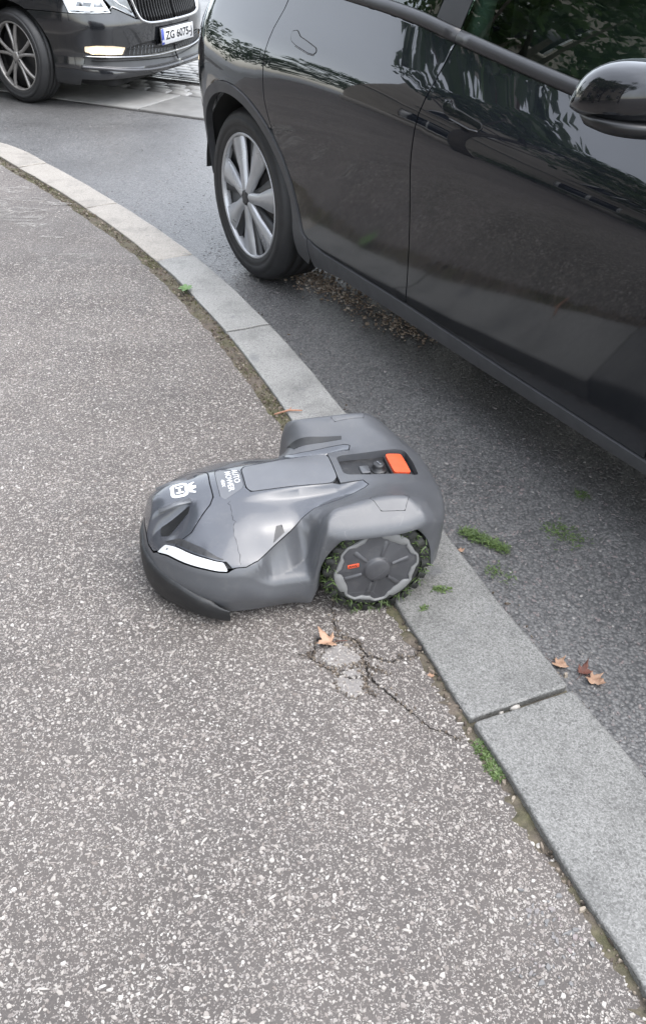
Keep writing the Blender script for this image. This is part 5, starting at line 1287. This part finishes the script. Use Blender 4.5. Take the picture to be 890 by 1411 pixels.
other = copy_tree(skoda); other.location = (-3.9, 16.6, ROADZ); other.rotation_euler = (0, 0, KYAW+R(4))
tag(other, 'dark car farthest back, only its lower edge showing between the two nearer cars')

# ------------------------------------------------------------------ what stands to the left of the frame and shows in the car's paint and glass
def leaf_cloud(name, clumps, n, size, mat, parent, seed):
    r = np.random.default_rng(seed); V = np.zeros((n, 4, 3)); cl = np.array(clumps, float)
    w = cl[:, 3]**2; idx = r.choice(len(cl), n, p=w/w.sum())
    d = r.normal(0, 1, (n, 3)); d /= np.linalg.norm(d, axis=1)[:, None]; rad = cl[idx, 3]*r.uniform(.25, 1.0, n)**.5
    c = cl[idx, :3]+d*rad[:, None]*[1, 1, .8]
    a = r.normal(0, 1, (n, 3)); a /= np.linalg.norm(a, axis=1)[:, None]; b = np.cross(a, r.normal(0, 1, (n, 3))); b /= np.linalg.norm(b, axis=1)[:, None]
    s = size*r.uniform(.6, 1.4, n)[:, None]
    V[:, 0] = c-a*s; V[:, 1] = c+b*s*.55; V[:, 2] = c+a*s; V[:, 3] = c-b*s*.55
    return link_mesh(name, mesh_np(name, V.reshape(-1, 3), np.arange(n*4).reshape(n, 4), False), parent, mat)
def tree(x, y, h, rad, seed, label, trunk_r=.14, narrow=False):
    t = empty('street_tree', (x, y, 0)); tag(t, label, 'tree'); r = random.Random(seed)
    tr = MB(); top = (r.uniform(-.2, .2), r.uniform(-.2, .2), h*.62)
    tr.tube([(0, 0, -.02), (.02, .0, h*.15), (top[0]*.5, top[1]*.5, h*.36), top], [trunk_r*1.3, trunk_r, trunk_r*.8, trunk_r*.35], 10)
    tips = [(0, 0, h*.8, rad*.5)]
    for k in range(9):
        a = 2.4*k+r.uniform(-.3, .3); z0 = h*(.30+.03*k); l = rad*r.uniform(.6, 1.0)*(.4 if narrow else 1)
        e = (math.cos(a)*l, math.sin(a)*l, z0+h*r.uniform(.12, .34)); m_ = (e[0]*.45, e[1]*.45, z0+(e[2]-z0)*.35)
        tr.tube([(top[0]*.4, top[1]*.4, z0), m_, e], [trunk_r*.5, trunk_r*.3, trunk_r*.1], 6); tips.append((*e, rad*r.uniform(.32, .5)*(.6 if narrow else 1)))
        tips.append((e[0]*.7, e[1]*.7, e[2]+rad*.25, rad*.3))
    tr.build('trunk', M['bark'], t)
    leaf_cloud('crown', tips, 3200, .085, M['foliage'], t, seed)
    return t
tree(-6.0, 1.9, 6.6, 1.9, 1, 'broad street tree nearest the kerb, standing on the pavement left of the view')
tree(-6.4, 4.6, 8.6, 1.5, 5, 'small leafy tree on the pavement corner near the tram street', .10)
tree(-7.6, .9, 8.2, 2.6, 2, 'tall spreading tree on the pavement in front of the stone house')
tree(-5.0, -1.6, 7.6, 2.2, 3, 'leafy street tree on the pavement behind the viewer')
tree(-13.5, 18.0, 10., 1.2, 4, 'narrow upright tree standing across the street', .12, True)
tl_ = []
rt3 = np.random.default_rng(8)
for k in range(46):
    u = rt3.uniform(0, 1); h = rt3.uniform(1.5, 9.5); tl_.append((-44+24*u+rt3.normal(0, 1), 4+26*u+rt3.normal(0, 1), h, rt3.uniform(1.6, 2.6)))
tag(leaf_cloud('far_wood', tl_, 9000, .26, M['foliage'], None, 17), 'dense row of tall trees closing the far end of the street', 'trees', None, 'stuff')
house = empty('stone_house', (-13.8, 1.3, 0), 0); tag(house, 'pale stone house with tiled roof and cornice at the back of the pavement', 'house')
hw, hd, hh = 13., 7., 10.
wallm = MB()
wins = [(-5.0, 1.0), (-2.5, 1.0), (0, 1.0), (2.5, 1.0), (5.0, 1.0), (-5.0, 4.2), (-2.5, 4.2), (0, 4.2), (2.5, 4.2), (5.0, 4.2), (-5.0, 7.3), (-2.5, 7.3), (0, 7.3), (2.5, 7.3), (5.0, 7.3)]
P, Tt, Lp = tri2d([(-hw/2, 0), (hw/2, 0), (hw/2, hh), (-hw/2, hh)], [[(y-.5, z), (y+.5, z), (y+.5, z+1.5), (y-.5, z+1.5)] for y, z in wins], .7)
V = [(hd/2, y, z) for y, z in P]; F = [tuple(f) for f in Tt]; wallm.add(V, F)
for L in Lp[1:]:
    q = P[L]; n = len(L); V = [(hd/2, y, z) for y, z in q]+[(hd/2-.22, y, z) for y, z in q]; wallm.add(V, [(i, (i+1) % n, n+(i+1) % n, n+i) for i in range(n)])
wallm.box((-.2, -hw/2, hh/2), (hd-.4, .3, hh)).box((-.2, hw/2, hh/2), (hd-.4, .3, hh)).box((-hd/2, 0, hh/2), (.3, hw-.4, hh))
wallm.build('wall', M['render'], house, smooth=False)
MB().box((hd/2+.08, 0, hh+.12), (.5, hw+.5, .26), 0, .05).box((hd/2+.04, 0, 3.25), (.16, hw+.02, .2), 0, .04).box((hd/2+.05, 0, .3), (.18, hw+.04, .62), 0, .04).build('cornice', M['cornice'], house, smooth=False)
MB().add([(hd/2+.4, -hw/2-.4, hh+.25), (hd/2+.4, hw/2+.4, hh+.25), (-hd/2-.4, hw/2+.4, hh+.25), (-hd/2-.4, -hw/2-.4, hh+.25), (0, -hw/2+2, hh+2.6), (0, hw/2-2, hh+2.6)], [(0, 1, 5, 4), (1, 2, 5), (2, 3, 4, 5), (3, 0, 4), (3, 2, 1, 0)]).build('roof', M['rooftile'], house, smooth=False)
for y, z in wins:
    w = MB().box((hd/2-.12, y, z+.03), (.1, 1.0, .06)).box((hd/2-.12, y, z+1.47), (.1, 1.0, .06)).box((hd/2-.12, y-.47, z+.75), (.1, .06, 1.38)).box((hd/2-.12, y+.47, z+.75), (.1, .06, 1.38)).box((hd/2-.12, y, z+.75), (.08, .05, 1.38)).build('window', M['platewhite'], house, smooth=False)
    MB().box((hd/2-.14, y, z+.75), (.02, .98, 1.48)).build('pane', M['pane'], w, smooth=False)
    MB().box((hd/2+.05, y, z-.07), (.22, 1.2, .1), 0, .02).build('sill', M['cornice'], w, smooth=False)
for i, (x, y, rx) in enumerate([(-9.2, 4.4, .9), (-9.2, 2.6, .8), (-9.3, -1.6, .9)]):
    b = empty('bush', (x, y, 0)); tag(b, ['round dark bush at the corner of the stone house', 'middle bush against the front of the stone house', 'bush under the far end windows of the stone house'][i], 'bush', 'bushes along the house front')
    MB().tube([(0, 0, -.02), (.03, 0, .4), (.0, .05, .9)], [.05, .04, .02], 6).build('stem', M['bark'], b)
    rr = np.random.default_rng(70+i); leaf_cloud('foliage', [(*rr.normal(0, .35, 2), rr.uniform(.3, 1.3), .55*rx) for _ in range(9)], 1500, .05, M['foliage'], b, 90+i)

# ------------------------------------------------------------------ litter
def dry_leaf(x, y, z, size, rz, seed, label, mat='leaf', curl=.35, group='dry leaves on the ground', lift=0):
    r = np.random.default_rng(seed); out = []
    lob = [(-128, .62), (-62, .95), (0, 1.1), (60, .92), (125, .66)]
    for i, (a, l) in enumerate(lob):
        a = R(a+r.normal(0, 5)); l *= r.uniform(.8, 1.12)
        out += [(l*.66*math.cos(a-.36), l*.66*math.sin(a-.36)), (l*.72*math.cos(a-.20), l*.72*math.sin(a-.20)), (l*math.cos(a), l*math.sin(a)), (l*.74*math.cos(a+.18), l*.74*math.sin(a+.18)), (l*.64*math.cos(a+.38), l*.64*math.sin(a+.38))]
        if i < 4: b = R((lob[i][0]+lob[i+1][0])/2); out.append((.50*math.cos(b), .50*math.sin(b)))
    out.append((-.12, 0.0))
    poly = np.array(out)*size/2
    P, Tt, Lp = tri2d(poly, (), size*.07)
    X, Y = P[:, 0]/size*2, P[:, 1]/size*2; rad = np.hypot(X, Y); ang = np.arctan2(Y, X)
    Z = size*(curl*.35*rad**2*(1+.5*np.sin(3*ang+r.uniform(0, 6)))+.05*np.abs(np.sin(3.5*ang))*rad+curl*.25*X*Y+.02*r.normal(0, 1, len(P))*.4)
    Z -= Z.min(); n = len(P); V = [(a, b, c+.0008) for (a, b), c in zip(P, Z)]+[(a, b, c) for (a, b), c in zip(P, Z)]
    F = [tuple(f) for f in Tt]+[tuple(int(i)+n for i in f[::-1]) for f in Tt]; L = Lp[0]; m = len(L); F += [(L[i], L[i]+n, L[(i+1) % m]+n, L[(i+1) % m]) for i in range(m)]
    t = empty('dry_leaf', (x, y, z), rz); tag(t, label, 'leaf', group)
    link_mesh('blade', mesh_np('blade', V, [tuple(int(i) for i in f) for f in F]), t, M[mat])
    z0 = float(Z[np.argmin(rad)]); MB().tube([(-.05*size, 0, z0), (-.28*size, .02*size, max(.001, z0*.6)), (-.55*size, .10*size, .0012)], size*.012, 5).build('stalk', M['leafdark'], t)
    return t
dry_leaf(.022, 1.345, .002, .070, R(200), 1, 'crumpled dry brown leaf lying on the cracked mortar patch', curl=.8)
dry_leaf(.618, 1.348, ROADZ+.004, .066, R(-50), 6, 'pale brown star-shaped leaf on the road below the kerb', curl=.75)
dry_leaf(.601, 1.366, ROADZ+.004, .050, R(60), 3, 'dark red-brown curled leaf tucked behind the pale one on the road', 'leafdark', 1.0)
dry_leaf(.548, 1.392, ROADZ+.004, .056, R(-30), 4, 'folded tan leaf against the road face of the kerb', curl=.9)
dry_leaf(.372, 1.80, ROADZ+.004, .026, R(20), 5, 'tiny tan leaf scrap at the kerb foot behind the mower', curl=.6)
dry_leaf(.238, 1.262, -.008, .022, R(120), 8, 'small brown leaf scrap in the soil joint beside the crack', 'leaf', .9)
tw = empty('twig', (-.115, 2.352, .004)); tag(tw, 'bent reddish twig at the kerb edge beside the far side of the mower', 'twig')
MB().tube([(-.045, -.018, .0), (.0, .0, .006), (.022, -.003, .008), (.042, -.006, .010)], [.0028, .0034, .003, .0022], 6).build('stem', M['twig'], tw)
MB().tube([(.0, .0, .006), (.008, .012, .010)], [.002, .001], 5).build('side_shoot', M['twig'], tw)
def blades(n, xr, yr, h, seed, flat_=.5, zfun=None, w=.0012, shape=None):
    mb = MB(); r = np.random.default_rng(seed)
    for k in range(n):
        if shape is not None:
            i = r.integers(0, len(shape)); p = np.array([shape[i][0]+r.normal(0, shape[i][2]), shape[i][1]+r.normal(0, shape[i][2])])
        else: p = np.array([r.normal(0, xr), r.normal(0, yr)])
        z = r.uniform(0, h*.5)*(1 if shape is None else r.uniform(.2, 1)); a = r.uniform(0, 6.3); l = h*r.uniform(.5, 1.4); el = r.uniform(-.1, 1.2)*(1-flat_)
        d = np.array([math.cos(a)*math.cos(el), math.sin(a)*math.cos(el), math.sin(el)]); e = np.array([-math.sin(a), math.cos(a), r.uniform(-.5, .5)])*w*r.uniform(.6, 1.5)
        q = np.array([*p, z+.001]); m_ = q+d*l*.55+[0, 0, l*.08]; t_ = q+d*l-[0, 0, l*.08]
        t_[2] = max(t_[2], .001); mb.add([q-e, q+e, m_+e*.9, m_-e*.9, t_], [(0, 1, 2, 3), (3, 2, 4)])
    return mb
def clump(x, y, z, label, n, h, seed, shape, mat='grass', name='grass_clump', cat='grass', group=None, w=.0012, flat_=.6):
    o = blades(n, 0, 0, h, seed, flat_, None, w, shape).build(name, M[mat], None, smooth=False); o.location = (x, y, z); tag(o, label, cat, group); return o
GC = 'clumps of cut grass dropped by the mower'
clump(.442, 1.845, ROADZ+.004, 'largest bright green clump of cut grass on the road by the kerb', 620, .016, 1, [(-.045, .035, .009), (-.03, .022, .009), (-.01, .008, .010), (.012, -.006, .010), (.03, -.02, .009), (.05, -.034, .008), (-.035, .030, .010)], group=GC)
clump(.672, 1.885, ROADZ+.004, 'thin scatter of green clippings on the road farther from the kerb', 210, .012, 2, [(-.015, .02, .02), (.02, -.02, .022), (.0, .0, .03)], group=GC, flat_=.8)['kind'] = 'stuff'
clump(.748, 2.075, ROADZ+.004, 'small wisp of clippings on the road close to the black car', 60, .014, 3, [(0, 0, .012), (.02, .0, .008)], group=GC, flat_=.8)
clump(.47, 1.70, ROADZ+.004, 'sparse pale clippings on the road beside the kerb stone', 90, .010, 8, [(0, 0, .02), (-.02, .02, .012)], group=GC, flat_=.85)
clump(.279, 1.520, .009, 'dark green tuft of clippings on the kerb behind the mower wheel', 90, .009, 4, [(-.008, .002, .004), (.006, -.001, .005)], group=GC)
clump(.234, 1.449, .009, 'pair of tiny green clippings near the kerb stone inner edge', 45, .008, 5, [(0, 0, .004), (.005, .008, .003)], group=GC)
clump(.302, 1.522, .009, 'single dark speck of clippings on the kerb stone', 24, .006, 6, [(0, 0, .0025)], group=GC)
clump(.326, 1.045, -.010, 'low green moss tuft growing in the joint beside the nearest kerb stone', 1300, .011, 7, [(-.012, .040, .004), (-.006, .026, .005), (.0, .012, .005), (.006, -.006, .005), (.011, -.022, .005), (.015, -.036, .004)], 'grass', 'moss_tuft', 'moss', None, .0013, .4)
wd = empty('weed', (-.573, 3.305, -.006)); tag(wd, 'small pale green weed sprouting in the joint along the kerb', 'weed')
for k in range(7):
    a = R(52*k); l = .028+.006*(k % 3); V = []
    for t, w in ((0, .002), (.35, .008), (.7, .009), (1, .001)):
        z = .012+.016*math.sin(t*1.9)
        for sg in (-1, 1): V.append((math.cos(a)*l*t-math.sin(a)*w*sg, math.sin(a)*l*t+math.cos(a)*w*sg, z))
    link_mesh('leaf', mesh_np('leaf', V, [(i*2, i*2+2, i*2+3, i*2+1) for i in range(3)]), wd, M['weed'])
MB().tube([(0, 0, 0), (0, 0, .014)], [.002, .0015], 5).build('stem', M['weed'], wd)
# moss along the joint
rm = np.random.default_rng(44); mb = MB()
for k in range(5200):
    s = rm.uniform(jn[0]-1.2, jn[4]-.05)
    dens = .35+.65*max(0, math.sin(s*9)*.6+math.sin(s*23+1)*.5)
    if rm.uniform() > dens: continue
    p = kp(s, 1+rm.uniform(.02, .27)); h = rm.uniform(.003, .010); a = rm.uniform(0, 6.3); e = np.array([math.cos(a), math.sin(a), 0])*rm.uniform(.001, .0028); d = rm.normal(0, .4, 3)*h; d[2] = h
    q = np.array([*p, -.006]); mb.add([q-e, q+e, q+d], [(0, 1, 2)])
mb.build('moss', M['moss'], soil, smooth=False, kind='stuff')
# pebbles in the open kerb joint and along the edge
def pebble(x, y, z, r0, seed, label):
    r = np.random.default_rng(seed); mb = MB(); n1, n2 = 10, 6; V = []
    ph = r.uniform(0, 6, 3); el = r.uniform(.7, 1.0)
    for i in range(n2+1):
        v = -np.pi/2+np.pi*i/n2
        for j in range(n1):
            u = 2*np.pi*j/n1; k = 1+.12*math.sin(2*u+ph[0])+.08*math.sin(3*u+ph[1]+v)
            V.append((r0*k*math.cos(v)*math.cos(u), r0*k*el*math.cos(v)*math.sin(u), r0*.6*k*math.sin(v)))
    mb.add(V, [(i*n1+j, i*n1+(j+1) % n1, (i+1)*n1+(j+1) % n1, (i+1)*n1+j) for i in range(n2) for j in range(n1)])
    o = mb.build('pebble', M['pebble'], None); o.location = (x, y, z+r0*.45); o.rotation_euler = (0, 0, r.uniform(0, 6)); tag(o, label, 'pebble', 'loose pebbles by the kerb'); return o
pebble(.371, 1.166, -.009, .0062, 1, 'white pebble wedged in the open joint between kerb stones')
pebble(.402, 1.179, -.010, .0115, 2, 'flat buff pebble lying in the open joint between kerb stones')
pebble(.392, .868, -.010, .0062, 3, 'round white pebble at the pavement edge by the nearest kerb stone')
pebble(.411, .841, -.010, .0052, 4, 'smaller white pebble in the soil joint nearest the viewer')
pebble(.199, 1.399, -.010, .0050, 5, 'white pebble in the joint just behind the mower wheel')
